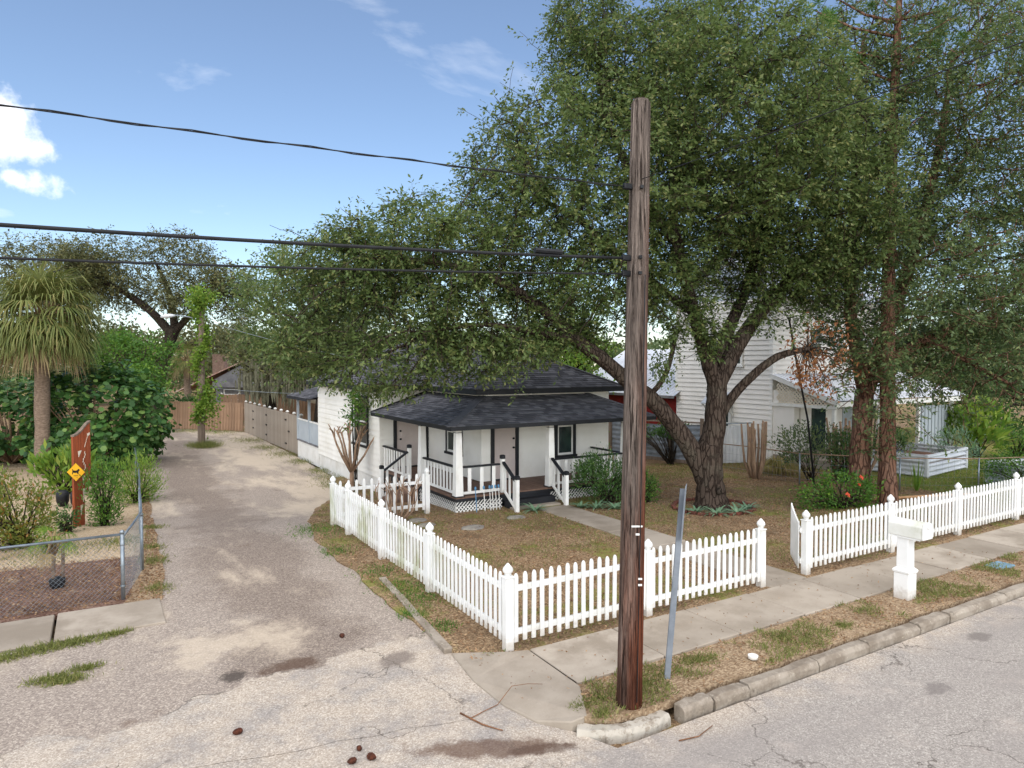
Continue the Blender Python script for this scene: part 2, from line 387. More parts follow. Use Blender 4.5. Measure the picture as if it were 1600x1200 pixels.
def ground_mat(name, greenbias, extra=None, soil=('836d55', '65523f'), litter=('9c8264', 'b9a080'), grass=('70753a', '8b8848')):
    g = NM(name); P = g.geo.outputs['Position']; x, y, z = g.sepxyz(P)
    cell = g.sepxyz(g.voro(38, vec=g.map((1, 1.6, 1), (0, 0, .6), P)).outputs['Color'])[0]
    b = g.ramp(cell, [(0, lin(soil[1])), (.35, lin(soil[0])), (.7, lin(litter[0])), (1, lin(litter[1]))])
    b = g.mix(g.math('MULTIPLY', g.rng(g.noise(.7, 6, .65, P), .5, .66), .6), b, lin(soil[1]))
    b = g.mix(g.math('MULTIPLY', g.rng(g.noise(1.6, 6, .7, P), .57, .7), .55), b, lin('ad9a80'))
    gr = g.mix(g.noise(40, 3, .6, P), lin(grass[0]), lin(grass[1]))
    w = g.noise(.62, 7, .68, g.map((1, 1, 1), vec=P))
    if extra: w = g.math('ADD', w, extra(g, x, y))
    b = g.mix(g.math('MULTIPLY', g.rng(w, .62 - greenbias, .74 - greenbias), .85), b, gr)
    g.bump(g.math('ADD', cell, g.math('MULTIPLY', g.noise(5, 6, .65, P), 2.)), .8, .02)
    M[name] = g.done(b, .97, 0, .12)
ground_mat('lawn', .11, lambda g, x, y: g.math('MULTIPLY', g.rng(x, 21, 26), .3))
ground_mat('verge', .0, soil=('937d65', '7a654f'), litter=('a68f73', 'bda88c'))
ground_mat('mulch', -.1, soil=('6c5145', '523c32'), litter=('83675a', '9a8273'))
ground_mat('yard_dirt', .04, soil=('b09a7e', '8b7458'), litter=('c2ae92', 'cdbda4'))
ground_mat('ground', .12)
# ------------------------------------------------------------------ geometry helpers
class MB:
    def __init__(s): s.v = []; s.f = []
    def quad(s, a, b, c, d):
        k = len(s.v); s.v += [tuple(a), tuple(b), tuple(c), tuple(d)]; s.f.append((k, k+1, k+2, k+3)); return s
    def tri(s, a, b, c):
        k = len(s.v); s.v += [tuple(a), tuple(b), tuple(c)]; s.f.append((k, k+1, k+2)); return s
    def box(s, x0, x1, y0, y1, z0, z1):
        k = len(s.v)
        s.v += [(x0,y0,z0),(x1,y0,z0),(x1,y1,z0),(x0,y1,z0),(x0,y0,z1),(x1,y0,z1),(x1,y1,z1),(x0,y1,z1)]
        s.f += [(k,k+3,k+2,k+1),(k+4,k+5,k+6,k+7),(k,k+1,k+5,k+4),(k+1,k+2,k+6,k+5),(k+2,k+3,k+7,k+6),(k+3,k,k+4,k+7)]; return s
    def frustum(s, cx, cy, z0, z1, w0, w1, d0=None, d1=None):
        d0 = d0 or w0; d1 = d1 if d1 is not None else w1
        k = len(s.v)
        for z, w, d in ((z0, w0, d0), (z1, w1, d1)):
            s.v += [(cx-w/2,cy-d/2,z),(cx+w/2,cy-d/2,z),(cx+w/2,cy+d/2,z),(cx-w/2,cy+d/2,z)]
        s.f += [(k,k+3,k+2,k+1),(k+4,k+5,k+6,k+7),(k,k+1,k+5,k+4),(k+1,k+2,k+6,k+5),(k+2,k+3,k+7,k+6),(k+3,k,k+4,k+7)]; return s
    def bar(s, a, b, w, h, up=(0, 0, 1)):
        a = Vector(a); b = Vector(b); d = (b - a).normalized(); u = Vector(up)
        r = d.cross(u)
        if r.length < 1e-4: r = d.cross(Vector((1, 0, 0)))
        r.normalize(); u = r.cross(d).normalized(); k = len(s.v)
        for p in (a, b):
            for sx, sz in ((-1,-1),(1,-1),(1,1),(-1,1)): s.v.append(tuple(p + r*sx*w/2 + u*sz*h/2))
        s.f += [(k,k+3,k+2,k+1),(k+4,k+5,k+6,k+7),(k,k+1,k+5,k+4),(k+1,k+2,k+6,k+5),(k+2,k+3,k+7,k+6),(k+3,k,k+4,k+7)]; return s
    def tube(s, pts, rad, n=10, wob=0., cap=True):
        pts = [Vector(p) for p in pts]; k0 = len(s.v)
        if isinstance(rad, (int, float)): rad = [rad]*len(pts)
        ref = Vector((0, 0, 1)) if abs((pts[-1]-pts[0]).normalized().z) < .8 else Vector((0, 1, 0))
        for i, p in enumerate(pts):
            d = (pts[min(i+1, len(pts)-1)] - pts[max(i-1, 0)]).normalized()
            r = d.cross(ref).normalized(); u = r.cross(d)
            for j in range(n):
                a = 2*math.pi*j/n; q = rad[i]*(1 + wob*(random.random()-.5)*2)
                s.v.append(tuple(p + r*math.cos(a)*q + u*math.sin(a)*q))
        for i in range(len(pts)-1):
            for j in range(n):
                a = k0+i*n+j; b = k0+i*n+(j+1) % n
                s.f.append((a, b, b+n, a+n))
        if cap:
            s.f.append(tuple(k0+j for j in range(n))[::-1]); e = k0+(len(pts)-1)*n
            s.f.append(tuple(e+j for j in range(n)))
        return s
    def lathe(s, c, prof, n=16):
        k0 = len(s.v)
        for r, z in prof:
            for j in range(n):
                a = 2*math.pi*j/n; s.v.append((c[0]+r*math.cos(a), c[1]+r*math.sin(a), c[2]+z))
        for i in range(len(prof)-1):
            for j in range(n):
                a = k0+i*n+j; b = k0+i*n+(j+1) % n
                s.f.append((a, b, b+n, a+n))
        s.f.append(tuple(k0+j for j in range(n))[::-1]); e = k0+(len(prof)-1)*n
        s.f.append(tuple(e+j for j in range(n))); return s
    def prism(s, poly, h, axis='y', at=0.):
        """polygon (a,b) extruded by h along axis"""
        k = len(s.v); n = len(poly)
        for t in (at, at+h):
            for a, b in poly:
                s.v.append({'y': (a, t, b), 'x': (t, a, b), 'z': (a, b, t)}[axis])
        s.f.append(tuple(range(k, k+n))[::-1]); s.f.append(tuple(range(k+n, k+2*n)))
        for i in range(n):
            j = (i+1) % n; s.f.append((k+i, k+j, k+n+j, k+n+i))
        return s
org = {}
def tag(o, label=None, cat=None, group=None, kind=None):
    if label: o['label'] = label
    if cat: o['category'] = cat
    if group: o['group'] = group
    if kind: o['kind'] = kind
    return o
def thing(name, loc, label, cat, group=None):
    o = bpy.data.objects.new(name, None); col.objects.link(o); o.location = loc; o.empty_display_size = .2
    org[o] = Vector(loc); return tag(o, label, cat, group)
def link(o, parent, origin):
    col.objects.link(o)
    if parent is not None:
        o.parent = parent; o.location = Vector(origin) - org[parent]
    else: o.location = origin
    org[o] = Vector(origin)
def mk(name, mb, mat, parent=None, origin=None, smooth=False, bevel=0., kind=None):
    """one mesh object from world-space geometry"""
    og = Vector(origin) if origin is not None else (org[parent] if parent is not None else Vector((0, 0, 0)))
    me = bpy.data.meshes.new(name)
    me.from_pydata([(x-og.x, y-og.y, z-og.z) for x, y, z in mb.v], [], mb.f)
    if bevel or True:
        bm = bmesh.new(); bm.from_mesh(me)
        bmesh.ops.recalc_face_normals(bm, faces=bm.faces)
        if bevel: bmesh.ops.bevel(bm, geom=bm.edges[:], offset=bevel, segments=1, affect='EDGES', clamp_overlap=True)
        bm.to_mesh(me); bm.free()
    me.materials.append(M[mat])
    if smooth: me.polygons.foreach_set('use_smooth', [True]*len(me.polygons))
    o = bpy.data.objects.new(name, me); link(o, parent, og)
    if kind: o['kind'] = kind
    return o
def inst(name, me, parent, origin, rz=0.):
    o = bpy.data.objects.new(name, me); link(o, parent, origin); o.rotation_euler = (0, 0, rz); return o
def mesh_of(name, mb, mat, bevel=0., smooth=False):
    me = bpy.data.meshes.new(name); me.from_pydata(mb.v, [], mb.f)
    bm = bmesh.new(); bm.from_mesh(me); bmesh.ops.recalc_face_normals(bm, faces=bm.faces)
    if bevel: bmesh.ops.bevel(bm, geom=bm.edges[:], offset=bevel, segments=1, affect='EDGES', clamp_overlap=True)
    bm.to_mesh(me); bm.free(); me.materials.append(M[mat])
    if smooth: me.polygons.foreach_set('use_smooth', [True]*len(me.polygons))
    return me
def np_obj(name, V, F, mat, parent=None, kind=None, smooth=False):
    og = org[parent] if parent is not None else Vector((0, 0, 0))
    V = np.asarray(V, dtype=np.float32) - np.array(og[:], dtype=np.float32)
    F = np.asarray(F, dtype=np.int32); n, k = F.shape
    me = bpy.data.meshes.new(name)
    me.vertices.add(len(V)); me.vertices.foreach_set('co', V.ravel())
    me.loops.add(n*k); me.loops.foreach_set('vertex_index', F.ravel())
    me.polygons.add(n); me.polygons.foreach_set('loop_start', np.arange(0, n*k, k, dtype=np.int32))
    if smooth: me.polygons.foreach_set('use_smooth', [True]*n)
    me.update(calc_edges=True); me.materials.append(M[mat])
    o = bpy.data.objects.new(name, me); link(o, parent, og)
    if kind: o['kind'] = kind
    return o
def unit(a): return a / (np.linalg.norm(a, axis=1, keepdims=True) + 1e-9)
def leaf_quads(P, D, L_, W_, roll=None):
    """rhombic leaves at P pointing along D; slightly cupped"""
    n = len(P); D = unit(D)
    r = rng.normal(size=(n, 3)); S = unit(np.cross(D, r)); U = np.cross(S, D)
    L_ = np.asarray(L_).reshape(-1, 1); W_ = np.asarray(W_).reshape(-1, 1)
    V = np.empty((n, 4, 3))
    V[:, 0] = P; V[:, 1] = P + D*L_*.45 + S*W_*.5 + U*W_*.15; V[:, 2] = P + D*L_; V[:, 3] = P + D*L_*.45 - S*W_*.5 + U*W_*.15
    return V.reshape(-1, 3), np.arange(4*n).reshape(-1, 4)
def gz(y):
    t = min(1., max(0., (y-16.5)/6.5)); return -.45*t*t*(3-2*t)
def gs(y):
    t = min(1., max(0., (y-5.6)/4.4)); return -.12*(1-t*t*(3-2*t)) + gz(y) - .012
def npgz(y):
    t = np.clip((y-16.5)/6.5, 0, 1); return -.45*t*t*(3-2*t)
def jitter(poly, amp, seg=.35, keep=()):
    o = []
    for i in range(len(poly)):
        a = Vector(poly[i]); b = Vector(poly[(i+1) % len(poly)]); o.append(tuple(a))
        if i in keep: continue
        n = int((b-a).length/seg); d = (b-a); nn = Vector((-d.y, d.x)).normalized()
        ph = random.random()*9
        for k in range(1, n):
            t = k/n; w = math.sin(ph+k*.9)*.5 + random.uniform(-.6, .6)
            o.append(tuple(a + d*t + nn*amp*w))
    return o
def sheet(name, poly, zf, dz, mat, skirt=0., parent=None, kind='structure'):
    bm = bmesh.new()
    f = bm.faces.new([bm.verts.new((x, y, 0)) for x, y in poly])
    if f.normal.z < 0: f.normal_flip()
    for yy in [5.6+.55*k for k in range(9)] + [16.5+.5*k for k in range(14)]:
        bmesh.ops.bisect_plane(bm, geom=bm.verts[:]+bm.edges[:]+bm.faces[:], plane_co=(0, yy, 0), plane_no=(0, 1, 0))
    bmesh.ops.triangulate(bm, faces=bm.faces)
    for v in bm.verts: v.co.z = zf(v.co.y) + dz
    bmesh.ops.recalc_face_normals(bm, faces=bm.faces)
    if sum(f.normal.z for f in bm.faces) < 0: bmesh.ops.reverse_faces(bm, faces=bm.faces)
    if skirt:
        e = [e for e in bm.edges if len(e.link_faces) == 1]
        r = bmesh.ops.extrude_edge_only(bm, edges=e)
        for v in r['geom']:
            if isinstance(v, bmesh.types.BMVert): v.co.z -= skirt
    me = bpy.data.meshes.new(name); bm.to_mesh(me); bm.free(); me.materials.append(M[mat])
    o = bpy.data.objects.new(name, me); link(o, parent, (0, 0, 0))
    if kind: o['kind'] = kind
    return o
def inpoly(X, Y, poly):
    ins = np.zeros(len(X), bool); j = len(poly)-1
    for i in range(len(poly)):
        xi, yi = poly[i]; xj, yj = poly[j]
        c = ((yi > Y) != (yj > Y)) & (X < (xj-xi)*(Y-yi)/((yj-yi) or 1e-9)+xi)
        ins ^= c; j = i
    return ins
def vnoise(X, Y, s, seed):
    r = np.random.default_rng(seed); T = r.random((64, 64))
    u = X/s; v = Y/s; i = np.floor(u).astype(int); j = np.floor(v).astype(int); a = u-i; b = v-j
    a = a*a*(3-2*a); b = b*b*(3-2*b)
    g = lambda p, q: T[p % 64, q % 64]
    return (g(i,j)*(1-a)+g(i+1,j)*a)*(1-b)+(g(i,j+1)*(1-a)+g(i+1,j+1)*a)*b
# ------------------------------------------------------------------ the ground
sheet('ground', [(-400, -150), (400, -150), (400, 700), (-400, 700)], gz, -.2, 'ground')
sheet('street', [(-150, -80), (200, -80), (200, 5.6), (4.7, 5.6), (4.4, 6.3), (4.35, 13), (.85, 13), (.85, 11.6), (-150, 11.6)], gs, 0, 'asphalt')
alley_poly = jitter([(-2.6, 11.45), (-2.6, 9.4), (0, 7.6), (3.6, 6.9), (4.4, 8.7), (4.7, 10.97), (4.7, 15.0), (5.2, 17.4), (6.6, 20.4), (7.9, 23.0),
                     (7.75, 27), (7.95, 31.4), (8.1, 46), (4.0, 52), (1.9, 43), (1.6, 37.2), (1.0, 27.6), (.6, 18.7), (.5, 14.2), (.4, 12.98), (.4, 11.5)], .05)
sheet('alley', alley_poly, gs, .006, 'alley')
lawn_poly = jitter([(4.16, 8.42), (4.85, 7.88)], .0) [:1] + [(4.85, 7.88), (90, 7.88), (90, 26), (7.4, 26)] + \
    jitter([(7.4, 24.0), (5.7, 20.6), (4.46, 17.4), (4.1, 15.0), (4.07, 10.97), (4.14, 8.6)], .08, keep=(5,))
sheet('lawn', lawn_poly, gz, .018, 'lawn', .12)
verge_poly = [(4.62, 6.08), (4.95, 5.93), (5.3, 5.87), (90, 5.8), (90, 6.76), (5.0, 6.76), (4.97, 6.6)]
sheet('verge', verge_poly, gz, .012, 'verge', .1)
mulch_poly = jitter([(-40, 12.95), (.3, 12.95), (.62, 15.0), (.7, 16.0), (-40, 17.4)], .05, keep=(0,))
sheet('mulch_bed', mulch_poly, gz, .016, 'mulch', .1)
yard_poly = jitter([(-60, 17.3), (.7, 16.0), (1.0, 19), (1.35, 28), (2.1, 38), (2.5, 43), (-60, 43)], .1)
sheet('yard', yard_poly, gz, .008, 'yard_dirt', .1)
strip_poly = jitter([(.3, 12.95), (.86, 12.85), (1.0, 14.2), (1.12, 18.7), (1.45, 27.6), (1.2, 28), (.95, 19), (.6, 15)], .05)
sheet('fence_strip', strip_poly, gz, .012, 'verge', .1)
# slabs
sidewalk = thing('sidewalk', (4, 7.3, 0), None, None); sidewalk['kind'] = 'structure'
def slab(parent, poly, ztop, name='slab', th=.16, mat='concrete', bev=.012):
    mb = MB(); n = len(poly)
    zt = ztop if isinstance(ztop, (list, tuple)) else [ztop]*n
    mb.v = [(x, y, min(zt)-th) for x, y in poly] + [(x, y, z) for (x, y), z in zip(poly, zt)]
    mb.f = [tuple(range(n))[::-1], tuple(range(n, 2*n))] + [(i, (i+1) % n, n+(i+1) % n, n+i) for i in range(n)]
    cx = sum(p[0] for p in poly)/n; cy = sum(p[1] for p in poly)/n
    return mk(name, mb, mat, parent, (cx, cy, 0), bevel=bev)
c_out = [(4.12, 8.46), (4.04, 7.65), (4.08, 6.95), (4.22, 6.45), (4.47, 6.12), (4.66, 6.08)]
slab(sidewalk, c_out[::-1][::-1] + [(4.99, 6.66), (5.01, 7.86), (4.76, 7.95)], [gs(8.46)+.03, gs(7.65)+.025, gs(6.95)+.025, gs(6.45)+.03, -.02, .02, .045, .05, .045])
x = 5.02; k = 0
while x < 34:
    w = 1.46 + random.uniform(-.03, .03)
    t = [.05 + random.uniform(-.012, .012) for _ in range(4)]
    sk = -.06 if x < 15 else 0
    slab(sidewalk, [(x+.014+sk*.2, 6.74), (x+w-.014+sk*.2, 6.74), (x+w-.014, 7.87), (x+.014, 7.87)], t)
    x += w; k += 1
plain('joint_soil', '4a4036', '39312a', 8, 1., .2, 40, rand=0)
mk('joint_soil', MB().box(4.99, 34, 6.78, 7.84, -.1, .03), 'joint_soil', sidewalk)
lside = thing('side_pavement', (-1, 12.3, 0), None, None); lside['kind'] = 'structure'
for x0 in (-.62, -2.1, -3.58, -5.06):
    slab(lside, [(x0+.01, 11.68), (x0+1.45, 11.66), (x0+1.45, 12.9), (x0+.01, 12.92)], [.02 + random.uniform(-.01, .01) for _ in range(4)])
path = thing('garden_path', (10.6, 12, 0), None, None); path['kind'] = 'structure'
y = 7.9
for k, ln in enumerate((1.5, 1.55, 1.5, 1.6, 1.45)):
    j = random.uniform(-.03, .03)
    slab(path, [(10.12+j, y+.008), (11.12+j, y+.008), (11.12+j, y+ln-.008), (10.12+j, y+ln-.008)], [.04 + random.uniform(-.012, .012) for _ in range(4)])
    y += ln
# kerb: stones along the street, painted ones round the corner
kerb = thing('kerb', (8, 5.7, 0), None, None); kerb['kind'] = 'structure'
def kerb_stone(a, b, mat, z=.075):
    a = Vector(a); b = Vector(b); d = (b-a).normalized(); n = Vector((-d.y, d.x)); mb = MB()
    m = 5; prof = [(0., -.3), (0., z-.05), (.035, z), (.17, z), (.17, -.3)]
    for i in range(m+1):
        p = a + (b-a)*(i/m)
        e = .03 if i in (0, m) else 0
        for t, h in prof:
            q = p + n*(t + random.uniform(-.012, .012)); mb.v.append((q.x, q.y, h - (e*.5 if h > 0 else 0) + random.uniform(-.011, .011)))
    for i in range(m):
        for j in range(4):
            k = i*5+j; mb.f.append((k, k+5, k+6, k+1))
    mb.f += [tuple(range(5)), tuple(range(m*5, m*5+5))[::-1]]
    mk('kerb_stone', mb, mat, kerb, ((a.x+b.x)/2, (a.y+b.y)/2, 0), smooth=False, bevel=.006)
cw = [(4.45, 6.0), (4.7, 5.8), (5.0, 5.7), (5.3, 5.68), (5.6, 5.72)]
for a, b in zip(cw, cw[1:]): kerb_stone(a, b, 'kerb_white', -.06)
x = 5.72; y = 5.62
for ln in (.5, .62, 1.35, 1.15, 1.3, .9, 1.85, 1.1, 1.6, 1.5, 1.5, 1.5, 1.5, 1.5, 1.5, 1.5, 1.5, 1.5, 1.5, 1.5):
    kerb_stone((x+.012, 5.64 - max(0, x-6)*.002 + random.uniform(-.012, .012)), (x+ln-.012, 5.64 - max(0, x+ln-6)*.002 + random.uniform(-.012, .012)), 'kerb_concrete', .01 + random.uniform(-.02, .01)); x += ln
edg = thing('edging', (4.2, 10, 0), None, None); edg['kind'] = 'structure'
for a, b in (((4.42, 11.95), (4.33, 10.9)), ((4.33, 10.88), (4.2, 9.7)), ((4.2, 9.68), (4.1, 8.5))):
    mb = MB().bar((a[0], a[1], 0), (b[0], b[1], -.012), .13, .1); mk('edging_stone', mb, 'kerb_concrete', edg, bevel=.012)

# ------------------------------------------------------------------ picket fences
def post_mesh(mat):
    mb = MB(); mb.box(-.062, .062, -.062, .062, -.02, 1.03); mb.frustum(0, 0, 1.03, 1.05, .15, .15); 
    return mesh_of('post', mb, mat, .006)
def cap_mesh(mat):
    mb = MB(); mb.lathe((0, 0, 1.05), [(.05, 0), (.045, .03), (.062, .05), (.075, .08), (.066, .115), (.035, .15), (.012, .178)], 12)
    return mesh_of('finial', mb, mat, smooth=True)
def picket_mesh(mat, top=1.085, z0=.12):
    mb = MB(); w = .034
    mb.prism([(-w, z0), (w, z0), (w, top-.055), (w*.72, top-.02), (w*.25, top), (-w*.25, top), (-w*.72, top-.02), (-w, top-.055)], .022, 'y', -.011)
    return mesh_of('picket', mb, mat, .003)
for mt in ('vinyl', 'vinyl_mossy'):
    M[mt+'_post'] = post_mesh(mt); M[mt+'_cap'] = cap_mesh(mt); M[mt+'_picket'] = picket_mesh(mt)
def picket_fence(pts, label, group, mt='vinyl', out=1, nopost=(), sp=.146, tilt=0):
    t = thing('picket_fence', (pts[0][0], pts[0][1], gz(pts[0][1])), label, 'fence', group)
    for i, p in enumerate(pts):
        if i in nopost: continue
        o = inst('post', M[mt+'_post'], t, (p[0], p[1], gz(p[1])), random.uniform(-.03, .03))
        o.rotation_euler.x = random.uniform(-.012, .012)
        c = bpy.data.objects.new('finial', M[mt+'_cap']); col.objects.link(c); c.parent = o
    for a, b in zip(pts, pts[1:]):
        a3 = Vector((a[0], a[1], 0)); b3 = Vector((b[0], b[1], 0)); d = (b3-a3).normalized(); n = Vector((d.y, -d.x, 0))*out
        ln = (b3-a3).length; rz = math.atan2(d.y, d.x)
        dz = random.uniform(-.012, .012)
        for z in (.25, .86):
            A = a3 + d*.055 + Vector((0, 0, gz(a[1])+z)); B = b3 - d*.055 + Vector((0, 0, gz(b[1])+z+dz))
            mk('rail', MB().bar(A, B, .04, .085), mt, t, bevel=.004)
        k = int(round((ln-.1)/sp)); s0 = (ln-(k-1)*sp)/2
        for j in range(k):
            q = a3 + d*(s0+j*sp) + n*.0325
            o = inst('picket', M[mt+'_picket'], t, (q.x, q.y, gz(q.y) + random.uniform(-.008, .008)), rz + random.uniform(-.02, .02))
            o.rotation_euler.y = random.uniform(-.008, .008)
    return t
G1 = 'white picket fence runs'
picket_fence([(4.87, 16.55), (4.9, 15.46), (4.87, 13.19), (4.87, 10.83), (4.8, 8.1)], 'mossy white picket fence along the alley side of the front yard', G1, 'vinyl_mossy', 1, nopost=(4,))
picket_fence([(4.8, 8.06), (7.35, 8.06), (10.03, 8.06)], 'white picket fence from the alley corner to the gate opening, behind the utility pole', G1)
picket_fence([(11.34, 8.1), (14.2, 8.14), (16.94, 8.16), (19.8, 8.18), (22.6, 8.2), (25.4, 8.2)], 'long white picket fence running right from the gate behind the mailbox', G1)
picket_fence([(4.95, 16.6), (7.37, 16.56)], 'short white picket fence between the alley fence and the porch steps', G1, 'vinyl', 1, nopost=(0,), sp=.2)
g = thing('garden_gate', (11.3, 8.16, 0), 'open white picket gate swung inward at the path', 'gate')
ga = math.atan2(.70, .71); d = Vector((math.cos(ga), math.sin(ga), 0)); n = Vector((d.y, -d.x, 0))
for z in (.25, .84): mk('rail', MB().bar(Vector((11.27, 8.16, z)), Vector((11.27, 8.16, z)) + d*1.05, .035, .08), 'vinyl', g, bevel=.004)
for j in range(8):
    q = Vector((11.27, 8.16, 0)) + d*(.1+j*.128) - n*.03
    top = 1.0 + .16*((j/7)**1.5)
    me = mesh_of('picket', MB().prism([(-.04, .1), (.04, .1), (.04, top-.04), (.015, top), (-.015, top), (-.04, top-.04)], .022, 'y', -.011), 'vinyl', .003)
    inst('picket', me, g, tuple(q), ga)
for z in (.28, .82): mk('hinge', MB().box(11.27, 11.33, 8.12, 8.17, z-.03, z+.03), 'vinyl', g)

# ------------------------------------------------------------------ the cottage
HX = 8.05
cot = thing('cottage', (8.05, 18, 0), 'white wooden cottage with black trim, dark shingle roof and wraparound porch', 'house')
class Wall:
    def __init__(s, a, b):                 # outward normal is to the right of a->b
        s.a = Vector((a[0], a[1], 0)); s.b = Vector((b[0], b[1], 0)); s.d = (s.b-s.a).normalized()
        s.n = Vector((s.d.y, -s.d.x, 0)); s.len = (s.b-s.a).length
    def shift(s, t):
        o = s.n*t; return Wall((s.a.x+o.x, s.a.y+o.y), (s.b.x+o.x, s.b.y+o.y))
    def p(s, u, t, z): q = s.a + s.d*u + s.n*t; return (q.x, q.y, z)
    def box(s, mb, u0, u1, t0, t1, z0, z1):
        k = len(mb.v)
        mb.v += [s.p(u0,t0,z0), s.p(u1,t0,z0), s.p(u1,t1,z0), s.p(u0,t1,z0), s.p(u0,t0,z1), s.p(u1,t0,z1), s.p(u1,t1,z1), s.p(u0,t1,z1)]
        mb.f += [(k,k+3,k+2,k+1),(k+4,k+5,k+6,k+7),(k,k+1,k+5,k+4),(k+1,k+2,k+6,k+5),(k+2,k+3,k+7,k+6),(k+3,k,k+4,k+7)]; return mb
    def clap(s, mb, z0, z1, course=.2, proud=.034):
        z = z0
        while z < z1-.01:
            zt = min(z+course, z1); k = len(mb.v)
            mb.v += [s.p(0,0,z), s.p(s.len,0,z), s.p(0,proud,z), s.p(s.len,proud,z), s.p(0,.003,zt), s.p(s.len,.003,zt), s.p(0,-.1,z), s.p(s.len,-.1,z), s.p(0,-.1,zt), s.p(s.len,-.1,zt)]
            mb.f += [(k,k+1,k+3,k+2),(k+2,k+3,k+5,k+4),(k+6,k,k+2,k+4,k+8),(k+7,k+9,k+5,k+3,k+1)]
            z += course
        return mb
def window(th, w, u0, u1, z0, z1, trim='black_trim', split=True, tw=.1, frame='white_paint', off=.026):
    f = MB(); w = w.shift(off)
    w.box(f, u0-tw, u0, 0, .055, z0-.02, z1+tw); w.box(f, u1, u1+tw, 0, .055, z0-.02, z1+tw); w.box(f, u0, u1, 0, .055, z1, z1+tw)
    wo = mk('window', f, trim, th, bevel=.004)
    mk('sill', w.box(MB(), u0-tw-.03, u1+tw+.03, 0, .09, z0-.1, z0-.02), trim, wo, bevel=.004)
    s = MB(); sw = .05
    w.box(s, u0, u0+sw, .005, .04, z0-.02, z1); w.box(s, u1-sw, u1, .005, .04, z0-.02, z1); w.box(s, u0+sw, u1-sw, .005, .04, z1-sw, z1); w.box(s, u0+sw, u1-sw, .005, .04, z0-.02, z0+sw)
    if split: w.box(s, u0+sw, u1-sw, .005, .035, (z0+z1)/2-.025, (z0+z1)/2+.025)
    mk('sash', s, frame, wo)
    mk('pane', w.box(MB(), u0+.02, u1-.02, -.02, .022, z0, z1-.02), 'glass', wo)
    return wo
def door(th, w, u0, u1, z0, z1, knob, tw=.11, lab=None):
    w = w.shift(.026); f = MB(); w.box(f, u0-tw, u0, 0, .06, z0, z1+tw); w.box(f, u1, u1+tw, 0, .06, z0, z1+tw); w.box(f, u0, u1, 0, .06, z1, z1+tw); w.box(f, u0, u1, 0, .09, z0, z0+.04)
    fr = mk('door_frame', f, 'black_trim', th, bevel=.004)
    dm = MB(); w.box(dm, u0+.004, u1-.004, -.02, .02, z0+.045, z1-.004)
    dr = mk('door', dm, 'door_paint', th)
    pw = (u1-u0-.36)/2
    for pu in (u0+.12, u0+.24+pw):
        for pz0, pz1 in ((z0+.22, z0+.85), (z0+.97, z0+1.5), (z0+1.6, z1-.12)):
            if pz1 > pz0+.1:
                m = MB(); k = 0
                a, b, c, d_ = pu, pu+pw, pz0, pz1
                w.box(m, a, b, .021, .024, c, d_); w.box(m, a+.05, b-.05, .024, .034, c+.05, d_-.05)
                mk('panel', m, 'door_paint', dr, bevel=.003)
    for kz in (z0+.97, z0+1.25):
        q = w.p(knob, .055, kz); m = MB().lathe((0, 0, 0), [(.0, -.03), (.03, -.028), (.038, 0), (.03, .028), (.0, .03)], 10)
        m.v = [(q[0]+x, q[1]+y, q[2]+z) for x, y, z in m.v]; mk('knob', m, 'dark_metal', dr, smooth=True)
DK = .42
ZT = 3.15
wl = {'left': Wall((HX, 29.3), (HX, 21.9)), 'notch': Wall((HX, 21.9), (9.8, 21.9)), 'side': Wall((9.8, 21.9), (9.8, 18.0)),
      'front': Wall((9.8, 18.0), (14.55, 18.0)), 'right': Wall((14.55, 18.0), (14.55, 29.3)), 'rear': Wall((14.55, 29.3), (HX, 29.3))}
for k, w in wl.items():
    z0 = DK if k in ('notch', 'side', 'front') else .1
    mk('wall', w.clap(MB(), z0, ZT), 'siding_paint', cot)
    if k in ('left', 'right', 'rear'):
        mk('foundation', w.box(MB(), 0, w.len, -.1, -.012, -.6, .1), 'white_paint', cot)
for (cx, cy) in ((HX, 21.9), (9.8, 18.0), (14.55, 18.0), (HX, 29.3)):
    mk('corner_board', MB().box(cx-.028, cx+.07, cy-.028, cy+.07, .1 if cy > 18.5 else DK, ZT-.01), 'siding_paint', cot)
mk('corner_trim', MB().box(9.7, 9.775, 21.8, 21.875, DK, 2.6), 'black_trim', cot)
window(cot, wl['left'], 29.3-24.5, 29.3-23.05, 1.1, 2.72)
window(cot, wl['side'], 21.9-20.25, 21.9-19.3, 1.12, 2.4)
window(cot, wl['front'], 12.52-9.8, 13.1-9.8+.02, 1.05, 1.98, split=False, tw=.12)
door(cot, wl['notch'], 8.62-HX, 9.55-HX, DK, 2.42, 8.75-HX)
door(cot, wl['front'], 10.2-9.8, 10.95-9.8, DK, 2.36, 10.87-9.8)
